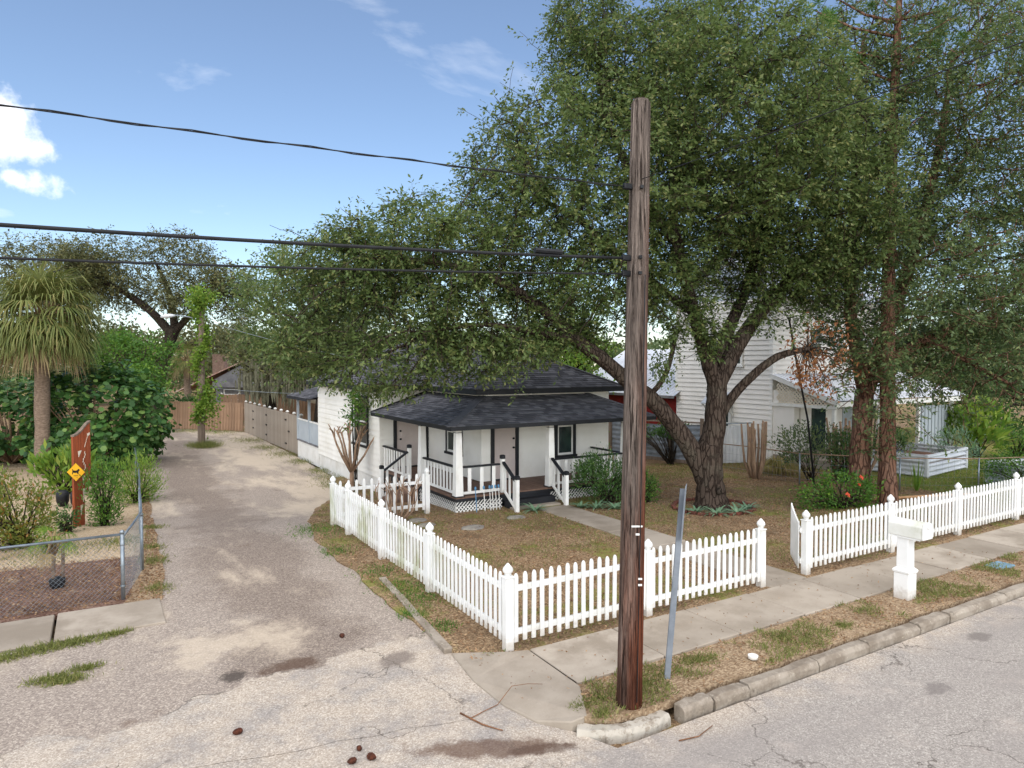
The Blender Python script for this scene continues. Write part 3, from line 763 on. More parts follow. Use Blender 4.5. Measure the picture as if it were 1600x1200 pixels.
# shingled roofs: stepped courses, one mesh per slope
def slope(name, el, er, tr, tl, parent, course=.14):
    el, er, tr, tl = map(Vector, (el, er, tr, tl)); H_ = ((tl+tr)/2-(el+er)/2); ud = (er-el).normalized()
    nrm = (er-el).cross(tl-el) if (tl-el).length > (tr-er).length*.2 else (er-el).cross(tr-er)
    nrm.normalize()
    if nrm.z < 0: nrm = -nrm
    hl = abs((tl-el).dot(nrm.cross(ud))); n = max(1, int(hl/course)); V_ = []; F_ = []; UV = []
    for i in range(n):
        t0, t1 = i/n, (i+1)/n
        a = el.lerp(tl, t0); b = er.lerp(tr, t0); c = er.lerp(tr, t1); d_ = el.lerp(tl, t1)
        up = nrm*.022; up1 = nrm*.004
        m = max(1, int((b-a).length/.32)); k0 = len(V_)
        for j in range(m+1):
            s = j/m; w = nrm*random.uniform(-.006, .006)
            V_ += [a.lerp(b, s), a.lerp(b, s)+up+w, d_.lerp(c, s)+up1]
        for j in range(m):
            k = k0+3*j
            for f in ((k, k+3, k+4, k+1), (k+1, k+4, k+5, k+2)):
                F_.append(f)
                for q in f: UV.append(((V_[q]-el).dot(ud) + i*.093, i+.5))
    me = bpy.data.meshes.new(name); og = org[parent]
    me.from_pydata([tuple(v-og) for v in V_], [], F_); uv = me.uv_layers.new(name='UVMap')
    uv.data.foreach_set('uv', np.array(UV, dtype=np.float32).ravel()); me.materials.append(M['shingle'])
    o = bpy.data.objects.new(name, me); link(o, parent, og); return o
def ridge(a, b, parent):
    mk('ridge_cap', MB().bar(Vector(a)+Vector((0, 0, .012)), Vector(b)+Vector((0, 0, .012)), .24, .035), 'shingle_plain', parent, bevel=.01)
plain('shingle_plain', '535357', '606065', 14, .92, .3, 60, rand=.1)
plain('soffit', '26272b', '2d2e33', 3, .8, .05, 30, rand=0)
roof = mk('roof', MB().box(7.7, 14.95, 21.7, 29.6, ZT-.02, ZT+.03).box(9.45, 14.95, 17.62, 21.7, ZT-.018, ZT+.032), 'soffit', cot)
E0 = 3.2; xm = 12.2; ra = 4.57; RA = 5.05
slope('shingles', (9.42, 17.6, E0), (15.0, 17.6, E0), (xm, 20.4, ra), (xm, 20.4, ra), roof)
slope('shingles', (9.42, 23.5, E0), (9.42, 17.6, E0), (xm, 20.4, ra), (xm, 23.5, ra), roof)
slope('shingles', (15.0, 17.6, E0), (15.0, 23.5, E0), (xm, 23.5, ra), (xm, 20.4, ra), roof)
slope('shingles', (7.65, 21.5, E0), (15.02, 21.5, E0), (11.3, 25.2, RA), (11.3, 25.2, RA), roof)
slope('shingles', (7.65, 29.8, E0), (7.65, 21.5, E0), (11.3, 25.2, RA), (11.3, 26.1, RA), roof)
slope('shingles', (15.02, 21.5, E0), (15.02, 29.8, E0), (11.3, 26.1, RA), (11.3, 25.2, RA), roof)
slope('shingles', (15.02, 29.8, E0), (7.65, 29.8, E0), (11.3, 26.1, RA), (11.3, 26.1, RA), roof)
for a, b in (((9.42, 17.6, E0), (xm, 20.4, ra)), ((15, 17.6, E0), (xm, 20.4, ra)), ((xm, 20.4, ra), (xm, 23.9, ra)), ((7.65, 21.5, E0), (11.3, 25.2, RA)), ((15.02, 21.5, E0), (11.3, 25.2, RA))): ridge(a, b, roof)
fm = MB()
for a, b in (((9.42, 17.6), (15.0, 17.6)), ((9.42, 21.5), (9.42, 17.6)), ((15, 17.6), (15, 21.5)), ((7.65, 21.5), (9.42, 21.5)), ((7.65, 29.8), (7.65, 21.5)), ((15.02, 21.5), (15.02, 29.8))):
    fm.bar((a[0], a[1], E0-.08), (b[0], b[1], E0-.08), .03, .15)
mk('fascia', fm, 'black_trim', roof)
for xx in (9.75, 10.55, 11.75, 12.55, 13.3, 14.1): mk('rafter_end', MB().box(xx, xx+.05, 17.63, 17.97, E0-.13, E0-.06), 'white_paint', roof)
for yy in (18.2, 19.2, 20.2): mk('rafter_end', MB().box(9.45, 9.77, yy, yy+.05, E0-.13, E0-.06), 'white_paint', roof)
# porch roof, wrapped round the front and left
PE = 2.33; PT = 2.98; fx = 7.72; fy = 15.83; rx = 14.75
pr = mk('porch_roof', MB().box(fx+.05, rx-.05, fy+.05, 17.9, PE-.06, PE-.02).box(fx+.05, 9.75, 17.9, 21.85, PE-.062, PE-.022), 'soffit', cot)
slope('shingles', (fx, fy, PE), (rx, fy, PE), (13.7, 17.98, PT), (9.8, 17.98, PT), pr)
slope('shingles', (fx, 21.85, PE), (fx, fy, PE), (9.8, 17.98, PT), (9.78, 21.85, PT), pr)
slope('shingles', (rx, fy, PE), (rx, 18.3, PE), (13.7, 18.3, PT), (13.7, 17.98, PT), pr)
ridge((fx, fy, PE), (9.8, 17.98, PT), pr); ridge((rx, fy, PE), (13.7, 17.98, PT), pr)
fm = MB(); fm.bar((fx, fy, PE-.045), (rx, fy, PE-.045), .03, .11).bar((fx, 21.85, PE-.045), (fx, fy, PE-.045), .03, .11).bar((rx, fy, PE-.045), (rx, 18.3, PE-.045), .03, .11)
mk('fascia', fm, 'black_trim', pr)
mk('flashing', MB().bar((fx, 21.87, PE+.02), (9.75, 21.87, PT+.02), .03, .06), 'black_trim', pr)
# deck boards, run out from the wall
dx0, dx1, dy0 = 8.02, 14.0, 16.17
deck = mk('porch_deck', MB().box(dx0+.03, dx1-.03, dy0+.03, 17.99, .18, DK-.045).box(dx0+.03, 9.77, 17.99, 21.88, .181, DK-.044), 'black_trim', cot)
bw = .14; x = dx0
while x < dx1-.02:
    y1 = 21.88 if x+bw < 9.77 else 17.985
    mk('deck_board', MB().box(x+.003, min(x+bw, dx1)-.003, dy0 - random.uniform(0, .012), y1, DK-.04, DK + random.uniform(-.003, .003)), 'deck_wood', deck, (x, dy0, 0)); x += bw
mk('rim', MB().box(dx0, dx1, dy0, dy0+.028, .3, DK-.042).box(dx0, dx0+.028, dy0+.03, 21.88, .3, DK-.042), 'black_trim', deck)
# lattice skirt
def lattice(a, b, z0, z1, parent, th=.012):
    a = Vector(a); b = Vector(b); ln = (b-a).length; d = (b-a)/ln; mb = MB(); h = z1-z0
    n = Vector((d.y, -d.x, 0)); s = -h; q = .105
    while s < ln:
        for sg in (1, -1):
            u0, u1 = s, s+h; za, zb = (z0, z1) if sg > 0 else (z1, z0)
            c0, c1 = max(u0, 0), min(u1, ln)
            if c1-c0 > .01:
                A = a + d*c0 + Vector((0, 0, za+(zb-za)*(c0-u0)/h)); B = a + d*c1 + Vector((0, 0, za+(zb-za)*(c1-u0)/h))
                mb.bar(A + n*(.004*sg), B + n*(.004*sg), .008, .026)
        s += q
    return mk('lattice', mb, 'white_paint', parent, kind='stuff')
lattice((8.03, 16.2, 0), (9.45, 16.2, 0), -.02, .31, deck)
lattice((11.05, 16.2, 0), (13.95, 16.2, 0), -.02, .31, deck)
lattice((8.05, 18.6, 0), (8.05, 16.2, 0), -.06, .31, deck)
mk('underfloor_shade', MB().box(8.12, 13.9, 16.32, 16.34, -.1, .3), 'black_trim', deck)  # black sheet behind the front lattice, stands in for the shade under the deck
mk('underfloor_shade', MB().box(8.16, 8.18, 16.4, 21.8, -.4, .3), 'black_trim', deck)  # second black sheet, painted shade under the deck's left side
# front step
mk('step', MB().box(9.5, 11.02, 15.88, 16.16, -.1, .23), 'black_trim', cot, bevel=.01)
mk('step', MB().box(9.5, 11.02, 15.62, 15.87, -.1, .07), 'concrete', cot, bevel=.01)
for k in range(3): mk('step', MB().box(7.74-.26*k, 8.0-.26*k, 18.75, 19.5, -.3, DK-.13*(k+1)-.02*k), 'deck_wood', cot, bevel=.01)
# posts
for px, py in ((8.14, 16.28), (8.14, 18.62), (11.1, 16.28), (13.88, 16.28)):
    p = mk('porch_post', MB().frustum(px, py, DK+.0, PE-.06, .23, .16), 'white_paint', cot, bevel=.008)
    mk('collar', MB().frustum(px, py, PE-.2, PE-.185, .185, .185), 'black_trim', p)
    mk('foot', MB().frustum(px, py, DK+.001, DK+.03, .27, .27), 'black_trim', p)
def newel(x, y, z0, z1):
    o = mk('newel_post', MB().box(x-.05, x+.05, y-.05, y+.05, z0, z1), 'white_paint', cot, bevel=.004)
    mk('newel_cap', MB().frustum(x, y, z1, z1+.09, .12, .12).frustum(x, y, z1+.09, z1+.11, .12, .07), 'black_trim', o, bevel=.004)
def railing(a, b, h=.78, sp=.2, bwid=.075, zb=.08):
    a = Vector(a); b = Vector(b); d = b-a; ln = Vector((d.x, d.y, 0)).length; dn = Vector((d.x, d.y, 0)).normalized()
    t = mk('railing', MB().bar(a+Vector((0, 0, h)), b+Vector((0, 0, h)), .09, .05), 'black_trim', cot, bevel=.004)
    mk('bottom_rail', MB().bar(a+Vector((0, 0, zb)), b+Vector((0, 0, zb)), .045, .07), 'white_paint', t, bevel=.003)
    n = int(ln/sp); 
    for j in range(n):
        s = (j+.5)/n; p = a.lerp(b, s); m = MB(); hw = dn*bwid/2; pr_ = Vector((dn.y, -dn.x, 0))*.0115
        z0 = p.z+zb+.03; z1 = p.z+h-.027
        sl = d.z/ln*bwid/2
        m.v = [tuple(p*1 - Vector((0, 0, p.z)) + sx*hw + sy*pr_ + Vector((0, 0, zz + sx*sl))) for zz in (z0, z1) for sx, sy in ((-1,-1),(1,-1),(1,1),(-1,1))]
        m.f = [(0,3,2,1),(4,5,6,7),(0,1,5,4),(1,2,6,5),(2,3,7,6),(3,0,4,7)]
        mk('baluster', m, 'white_paint', t)
    return t
railing((8.14, 16.42, DK), (8.14, 18.5, DK))
railing((8.3, 16.28, DK), (9.42, 16.28, DK), sp=.28, bwid=.1)
railing((11.24, 16.28, DK), (13.76, 16.28, DK), sp=.28, bwid=.1)
railing((13.88, 16.42, DK), (13.88, 17.95, DK))
railing((8.14, 19.66, DK), (8.14, 21.8, DK))
railing((9.48, 16.18, DK), (9.48, 15.5, -.02), h=.84, sp=.2, zb=.1)
railing((11.06, 16.12, DK), (11.06, 15.46, -.02), h=.84, sp=.2, zb=.1)
railing((8.08, 19.58, DK), (7.28, 19.58, -.12), h=.84, sp=.24, zb=.1)
newel(9.48, 16.22, DK, DK+.93); newel(9.48, 15.46, -.04, .88); newel(11.06, 15.42, -.04, .88)
newel(8.14, 19.6, DK, DK+.95); newel(7.24, 19.58, -.25, .8)
# rear porch wing with grey half wall
mk('half_wall', MB().box(HX, HX+.06, 29.34, 33.0, -.5, .33), 'white_paint', cot)
plain('grey_panel', 'b4bcc2', 'a8b1b8', 1, .6, .02, 20, rand=0)
mk('screen_panel', MB().box(HX+.01, HX+.04, 29.34, 33.0, .4, 1.32), 'grey_panel', cot)
mk('screen_rail', MB().box(HX-.04, HX+.07, 29.34, 33.0, .332, .4), 'grey_wall', cot)
mk('screen_rail', MB().box(HX-.02, HX+.06, 29.34, 33.0, 1.322, 1.38), 'white_paint', cot)
for yy in (30.9, 32.9): mk('porch_post', MB().box(HX-.05, HX+.05, yy-.05, yy+.05, .4, 2.4), 'grey_panel', cot)
rr = mk('rear_roof', MB().box(HX-.3, 12, 29.85, 33.4, 2.38, 2.44), 'soffit', cot)
slope('shingles', (HX-.38, 33.5, 2.42), (HX-.38, 29.3, 2.42), (11, 29.3, 3.3), (11, 33.5, 3.3), rr)
slope('shingles', (11, 33.5, 2.42), (HX-.38, 33.5, 2.42), (11, 31.5, 3.2), (10.4, 31.5, 3.2), rr)
mk('fascia', MB().bar((HX-.38, 33.5, 2.37), (HX-.38, 29.85, 2.37), .03, .13), 'soffit', rr)
# ------------------------------------------------------------------ street things
def _pole_mat():
    g = NM('pole_wood'); P = g.tc.outputs['Object']; x, y, z = g.sepxyz(P)
    gr = g.math('ADD', g.math('MULTIPLY', g.noise(3.2, 6, .7, g.map((7, 7, .3), vec=P)), .6), g.math('MULTIPLY', g.noise(9, 5, .7, g.map((9, 9, .16), vec=P)), .4))
    gr = g.rng(gr, .36, .64)
    grey = g.mix(gr, lin('4a423d'), lin('97897f'))
    red = g.mix(gr, lin('3c2018'), lin('935840'))
    k = g.math('ADD', g.math('ADD', g.math('MULTIPLY', x, 2.2), g.math('MULTIPLY', g.math('SUBTRACT', 2.6, z), .2)), g.math('MULTIPLY', g.noise(1.6, 6, .7, g.map((3, 3, .3), vec=P)), 1.3))
    b = g.mix(g.rng(k, .35, 1.15), grey, red)
    b = g.mix(g.math('MULTIPLY', g.rng(g.math('ADD', z, g.math('MULTIPLY', g.noise(4), .5)), 1.1, .3), .5), b, lin('2b1d17'))
    cr_ = g.rng(g.noise(2.6, 5, .7, g.map((13, 13, .22), vec=P)), .57, .62)
    b = g.mix(g.math('MULTIPLY', cr_, .75), b, lin('1d1512'))
    g.bump(g.math('SUBTRACT', gr, g.math('MULTIPLY', cr_, 1.5)), 1., .02); M['pole_wood'] = g.done(b, 1., 0, .05)
_pole_mat()
pole = thing('utility_pole', (5.25, 6.05, 0), 'tall brown wooden utility pole at the street corner in front of the fence', 'utility pole')
lean = Vector((.205, .09, 0))
def on_pole(z): return Vector((5.25, 6.05, 0)) + lean*(z/7.05) + Vector((0, 0, z))
mk('shaft', MB().tube([on_pole(z) for z in (-.1, .02, .3, 1, 2, 3, 4, 5, 6, 7.0, 7.04)], [.158, .152, .148, .145, .14, .135, .13, .124, .118, .112, .09], 20, .015), 'pole_wood', pole, smooth=True)
rgt = Vector((.856, -.517, 0)); fwd = Vector((-.517, -.856, 0))
for z, w in ((2.12, .09),):
    c = on_pole(z) + fwd*.142 + rgt*.05
    mk('metal_tag', MB().bar(c - rgt*w, c + rgt*w*.4, .01, .018), 'foam', pole)
for z, dx in ((2.03, .03), (1.52, .07), (1.45, .07)):
    c = on_pole(z) + fwd*.15 + rgt*dx; mk('paper_tag', MB().bar(c - rgt*.022, c + rgt*.022, .006, .022), 'foam', pole)
for z, dx in ((5.2, .0), (5.02, .0), (6.0, 0)):
    c = on_pole(z) + fwd*.1; mk('bolt', MB().bar(c, c+fwd*.08, .035, .035), 'dark_metal', pole)
for z, dx in ((5.2, -.13), (5.02, -.13), (6.02, -.13)):
    c = on_pole(z) + Vector((-.115, 0, 0)); mk('clamp', MB().bar(c, c+Vector((-.12, 0, .0)), .05, .07), 'dark_metal', pole, bevel=.01)
cpt = [on_pole(z) + fwd*.145 + rgt*.06 for z in (.1, 1., 2., 3., 4., 5.)]
mk('ground_wire', MB().tube(cpt, .007, 5), 'dark_metal', pole)
def wire(label, pts, r, name='overhead_wire', mat='cable'):
    t = tag(mk(name, MB().tube(pts, r, 6), mat, None, pts[0], smooth=True), label, 'wire'); return t
def sag(a, b, s, n=24):
    a = Vector(a); b = Vector(b); return [a.lerp(b, k/n) - Vector((0, 0, 4*s*(k/n)*(1-k/n))) for k in range(n+1)]
q = on_pole(5.2) + Vector((-.13, 0, 0))
wire('thick black cable above the palm, middle of the three wires left of the pole', sag(q, (-12, 6.2, 5.15), .22), .017)
q2 = on_pole(5.02) + Vector((-.13, 0, 0))
wire('lowest black wire running left from the pole just under the thick cable', sag(q2, (-12, 6.2, 4.75), .2), .011)
q3 = on_pole(6.02) + Vector((-.13, 0, 0))
t = wire('thin twisted top wire crossing the clear sky at left', sag(q3, (-12, 6.3, 5.95), .16, 60), .006)
pt = sag(q3, (-12, 6.3, 5.95), .16, 90)
mk('strand', MB().tube([p + Vector((0, math.sin(k*1.3)*.012, math.cos(k*1.3)*.012)) for k, p in enumerate(pt)], .005, 5), 'cable', t)
splice = mk('splice', MB().tube([q.lerp(Vector((-12, 6.2, 5.0)), .055), q.lerp(Vector((-12, 6.2, 5.0)), .075)], .03, 8), 'black_plastic', None, q)
tag(splice, 'black splice sleeve on the thick cable just left of the pole', 'splice')
wire('thin grey wire crossing the street over the fence at upper right', sag(on_pole(6.1) + fwd*.1, (5.3, -9, 6.6), .1), .0045)
# street sign seen edge on
sp = thing('street_sign', (6.08, 6.29, 0), 'leaning grey metal street sign post seen edge-on beside the utility pole', 'sign')
def on_sign(z): return Vector((6.08, 6.29, 0)) + rgt*(.19*z/2.5) + Vector((0, 0, z))
pm = MB()
dirv = Vector((.35, .94, 0)).normalized(); dn = Vector((dirv.y, -dirv.x, 0))
for off, w, h in ((0, .012, .075),):
    for a, b in ((on_sign(-.1), on_sign(2.42)),):
        pm.bar(a, b, .07, .012, up=fwd); pm.bar(a+rgt*.032-fwd*.016, b+rgt*.032-fwd*.016, .006, .035, up=fwd); pm.bar(a-rgt*.032-fwd*.016, b-rgt*.032-fwd*.016, .006, .035, up=fwd)
mk('channel_post', pm, 'galv_dull', sp)
sd_ = (rgt*.3 + fwd*-.95).normalized()
a, b = on_sign(1.78), on_sign(2.47)
s0 = MB(); w = .26
for side in (1,):
    c0, c1 = a + fwd*.04 + rgt*.02, b + fwd*.04 + rgt*.02
    th = sd_.cross(Vector((0, 0, 1)))*.004
    s0.v = [tuple(p) for p in (c0-sd_*w/2-th, c0+sd_*w/2-th, c1+sd_*w/2-th, c1-sd_*w/2-th, c0-sd_*w/2+th, c0+sd_*w/2+th, c1+sd_*w/2+th, c1-sd_*w/2+th)]
    s0.f = [(0,3,2,1),(4,5,6,7),(0,1,5,4),(1,2,6,5),(2,3,7,6),(3,0,4,7)]
mk('sign_plate', s0, 'galv_dull', sp)
# mailbox
mbx = thing('mailbox', (11.65, 6.42, .02), 'white plastic post-mounted mailbox on the verge beside the kerb', 'mailbox')
mx, my = 11.65, 6.42
mk('post', MB().frustum(mx, my, 0, .44, .25, .25).frustum(mx, my, .44, .47, .25, .29).frustum(mx, my, .47, .5, .29, .29).frustum(mx, my, .5, .54, .29, .2).frustum(mx, my, .54, 1.06, .2, .19), 'vinyl', mbx, bevel=.008)
bx = MB(); pf = [(-.14, 0), (.14, 0), (.14, .2), (.1, .255), (.04, .275), (-.04, .275), (-.1, .255), (-.14, .2)]
bx.prism([(mx+a, 1.08+b) for a, b in pf], .56, 'y', my-.33)
plain('vinyl_dirty', 'e4e4de', 'd8d8cf', 2, .5, .05, 30, dirt='a9ab8c', rand=0)
body = mk('box', bx, 'vinyl_dirty', mbx, bevel=.01)
mk('door', MB().prism([(mx+a*1.04, 1.075+b*1.03) for a, b in pf], .03, 'y', my-.365), 'vinyl', mbx, bevel=.008)
mk('handle', MB().box(mx-.03, mx+.03, my-.395, my-.366, 1.27, 1.29), 'vinyl', mbx)
mk('floor_plate', MB().box(mx-.13, mx+.13, my-.3, my+.2, 1.055, 1.079), 'vinyl', mbx)
mk('flag', MB().box(mx+.142, mx+.15, my-.1, my+.14, 1.2, 1.24), 'vinyl', mbx)
# water meter lid, cup, cones, twigs
ml = mk('meter_lid', MB().box(14.75, 15.3, 6.3, 6.62, -.05, .045), 'meter_blue', None, (15, 6.45, 0), bevel=.015); tag(ml, 'pale blue rectangular water meter lid in the verge at right', 'lid')
cp = mk('foam_lid', MB().lathe((7.45, 6.1, .025), [(.045, 0), (.062, .01), (.068, .05), (.066, .056), (.05, .052), (.02, .05)], 18), 'foam', None, (7.45, 6.1, 0), smooth=True); tag(cp, 'small round white litter cup lying on the verge', 'litter')
def cone(x, y, label, s=1.):
    z = gs(y); m = MB(); a = random.random()*6; d = Vector((math.cos(a), math.sin(a), 0)); n = Vector((-d.y, d.x, 0)); c = Vector((x, y, z+.03*s))
    prof = [(-.05, .01), (-.035, .028), (-.01, .034), (.02, .026), (.045, .01)]
    m.tube([c+d*t*s for t, r in prof], [r*s for t, r in prof], 9, .12)
    for k in range(50):
        t = random.uniform(-.045, .04); r = .03*s*(1-abs(t)/.06); an = random.random()*6.28
        o = n*math.cos(an) + Vector((0, 0, 1))*math.sin(an); b = c + d*t*s + o*r; e = b + o*.016*s - d*.01*s
        m.quad(b-d*.006*s, b + n.cross(o)*.004, e, b + d.cross(o)*.009*s)
    tag(mk('pine_cone', m, 'cone', None, (x, y, z)), label, 'pine cone', 'fallen pine cones')
for x, y, l, s in ((1.24, 7.87, 'lone brown pine cone on the pale asphalt left of the street corner', 1.1), (2.16, 6.76, 'leftmost pine cone of the cluster near the lower middle', 1.), (2.36, 6.72, 'rightmost pine cone of the cluster near the lower middle', 1.1),
                   (2.3, 6.95, 'small flattened pine cone farthest from the street in the cluster', .8), (2.98, 9.75, 'dark pine cone lying on the alley gravel left of the fence corner', 1.0)):
    cone(x, y, l, s)
def twig(pts, r, label):
    z = .014; P = [(x, y, gs(y)+z if x < 4.1 or y < 5.6 else .06) for x, y in pts]
    tag(mk('fallen_twig', MB().tube(P, [r*(1-.6*k/len(P)) for k in range(len(P))], 5, .1), 'twig', None, P[0], smooth=True), label, 'twig', 'fallen twigs')
twig([(3.55, 7.05), (3.6, 6.9), (3.66, 6.72), (3.72, 6.62), (3.8, 6.5)], .012, 'forked brown twig on the asphalt beside the corner ramp')
twig([(3.62, 6.9), (3.8, 6.95), (4.02, 7.0), (4.25, 7.05), (4.45, 7.0), (4.6, 6.9)], .006, 'long thin brown twig lying across the corner ramp')
twig([(5.35, 5.35), (5.6, 5.3), (5.9, 5.38)], .008, 'brown twig on the street beside the broken kerb')
# ------------------------------------------------------------------ left yard
cl = thing('chain_link_fence', (.3, 13.1, 0), 'low grey chain link fence round the left yard corner, leaning over the alley', 'fence')
runs = [[(-6.5, 13.1), (-3.1, 13.12), (.3, 13.14)], [(.3, 13.14), (.48, 13.9), (.66, 14.8), (.72, 16.4), (.8, 18.6), (.95, 22), (1.1, 26), (1.15, 30)]]
top = lambda y: gz(y) + 1.13 + .05*math.sin(y*.9)
mk('top_rail', MB().tube([(x, y, gz(y)+1.12) for x, y in runs[0]], .021, 8), 'galv', cl, smooth=True)
mk('top_rail', MB().tube([(x, y, top(y)-.02) for x, y in runs[1]], .021, 8), 'galv', cl, smooth=True)
for (x, y, r, h) in ((.3, 13.14, .032, 1.16), (-3.1, 13.12, .024, 1.1), (.66, 14.8, .03, 1.1), (.8, 18.6, .024, 1.08), (.95, 22, .024, 1.08), (1.1, 26, .024, 1.08)):
    o = mk('post', MB().tube([(x, y, gz(y)-.1), (x, y, gz(y)+h)], r, 10), 'galv', cl, smooth=True)
    mk('post_cap', MB().lathe((x, y, gz(y)+h), [(r*1.15, -.03), (r*1.15, .01), (r*.6, .03), (.004, .036)], 10), 'galv', o, smooth=True)
for z in (.25, .6, .95): mk('tension_band', MB().lathe((.3, 13.14, z), [(.038, -.012), (.04, 0), (.038, .012)], 12), 'galv', cl)
def chain(run, name, step):
    P = [Vector((x, y, 0)) for x, y in run]; L_ = [0]
    for a, b in zip(P, P[1:]): L_.append(L_[-1]+(b-a).length)
    def at(s):
        s = min(max(s, 0), L_[-1])
        for i in range(len(P)-1):
            if s <= L_[i+1]: return P[i].lerp(P[i+1], (s-L_[i])/(L_[i+1]-L_[i]))
    mb = MB(); h = 1.1; s = -h
    while s < L_[-1]:
        for sg in (1, -1):
            n = 5; pts = []
            for k in range(n+1):
                u = s + h*k/n
                if 0 <= u <= L_[-1]:
                    p = at(u); z = (k/n if sg > 0 else 1-k/n)*h
                    pts.append(Vector((p.x, p.y, gz(p.y)+.02+z)))
            if len(pts) > 1: mb.tube(pts, .0024, 3, cap=False)
        s += step
    mk(name, mb, 'galv', cl, kind='stuff')
chain(runs[0], 'wire_mesh', .075); chain(runs[1], 'wire_mesh', .09)
# carved wooden panel with a cat sign
pnl = thing('carved_panel', (-.45, 21.6, -.4), 'tall carved red-brown wooden panel standing in the left yard', 'panel')
pd = Vector((.62, .78, 0)); pn = Vector((.78, -.62, 0)); pb = Vector((-.62, 21.55, -.4))
def panel_prism(u0, u1, zs0, zs1, t0, t1, mat, name, parent):
    m = MB(); A = [pb+pd*u0, pb+pd*u1]
    z = [(zs0[0], zs1[0]), (zs0[1], zs1[1])]
    m.v = []
    for t in (t0, t1):
        for p, (za, zb) in zip(A, z):
            m.v += [tuple(p+pn*t+Vector((0, 0, za))), tuple(p+pn*t+Vector((0, 0, zb)))]
    m.f = [(0,1,3,2),(4,6,7,5),(0,4,5,1),(2,3,7,6),(0,2,6,4),(1,5,7,3)]
    return mk(name, m, mat, parent)
tops = [2.42, 2.44, 2.5, 2.6, 2.7, 2.76]
bots = [0, 0, 0, .9, 1.0, 1.0]
for j in range(5):
    panel_prism(j*.125, j*.125+.12, (bots[j], bots[j]), (tops[j], tops[j+1]), -.03, .03, 'red_wood', 'board', pnl)
    panel_prism(j*.125, j*.125+.125, (tops[j]+.002, tops[j+1]+.002), (tops[j]+.05, tops[j+1]+.05), -.045, .045, 'old_wood', 'cap_board', pnl)
def cut(poly, t=.031):
    m = MB(); n = len(poly)
    m.v = [tuple(pb+pd*u*.78+pn*t+Vector((0, 0, z))) for u, z in poly] + [tuple(pb+pd*u*.78+pn*(t+.012)+Vector((0, 0, z))) for u, z in poly]
    m.f = [tuple(range(n))[::-1], tuple(range(n, 2*n))] + [(i, (i+1) % n, n+(i+1) % n, n+i) for i in range(n)]
    mk('carving', m, 'ivory', pnl)
for poly in ([(.2, 2.02), (.36, 2.03), (.3, 1.95), (.22, 1.86)], [(.38, 1.3), (.5, 1.33), (.45, 1.2), (.42, 1.08)], [(.4, .98), (.56, 1.0), (.48, .8), (.4, .62)],
             [(.28, .55), (.38, .56), (.34, .42), (.28, .28)], [(.62, 1.2), (.72, 1.22), (.7, 1.13), (.62, 1.1)], [(.64, 2.46), (.76, 2.48), (.74, 2.42), (.64, 2.38)]): cut(poly)
for k in range(9):
    u = .46+.05*math.sin(k*1.1); z = 1.45+k*.06; cut([(u, z), (u+.025, z+.01), (u+.028, z+.06), (u+.004, z+.05)])
for k in range(7):
    u = .5+k*.024; z = 2.1+k*.045; cut([(u, z), (u+.018, z+.02), (u+.02, z+.045), (u+.004, z+.03)])
cs = thing('cat_sign', (-.5, 21.45, 1.0), 'yellow diamond warning sign with a black cat silhouette on the carved panel', 'sign')
cc = pb + Vector((.08, -.16, 1.5)); cr_v = rgt; h = .24
def flat(poly, off, th, mat, name, parent):
    m = MB(); n = len(poly)
    m.v = [tuple(cc + rgt*u + fwd*off + Vector((0, 0, z))) for u, z in poly] + [tuple(cc + rgt*u + fwd*(off+th) + Vector((0, 0, z))) for u, z in poly]
    m.f = [tuple(range(n))[::-1], tuple(range(n, 2*n))] + [(i, (i+1) % n, n+(i+1) % n, n+i) for i in range(n)]
    return mk(name, m, mat, parent)
flat([(0, -h*1.04), (h*1.04, 0), (0, h*1.04), (-h*1.04, 0)], 0, .006, 'sign_black', 'border', cs)
flat([(0, -h), (h, 0), (0, h), (-h, 0)], .007, .004, 'yellow_sign', 'plate', cs)
flat([(-.1, -.055), (-.08, -.055), (-.072, -.01), (-.03, -.02), (.03, -.015), (.05, -.055), (.07, -.055), (.068, .0), (.078, .03), (.1, .045), (.105, .065), (.085, .075), (.08, .09), (.068, .078), (.055, .088), (.05, .06), (.0, .04), (-.06, .045), (-.085, .08), (-.1, .08), (-.085, .03), (-.095, -.01)], .012, .003, 'sign_black', 'cat_silhouette', cs)
flat([(-.06, -.1), (.06, -.1), (.06, -.088), (-.06, -.088)], .012, .003, 'sign_black', 'lettering_bar', cs)
mk('bracket', MB().bar(cc - fwd*.0, cc - fwd*.12, .03, .05), 'dark_metal', cs)
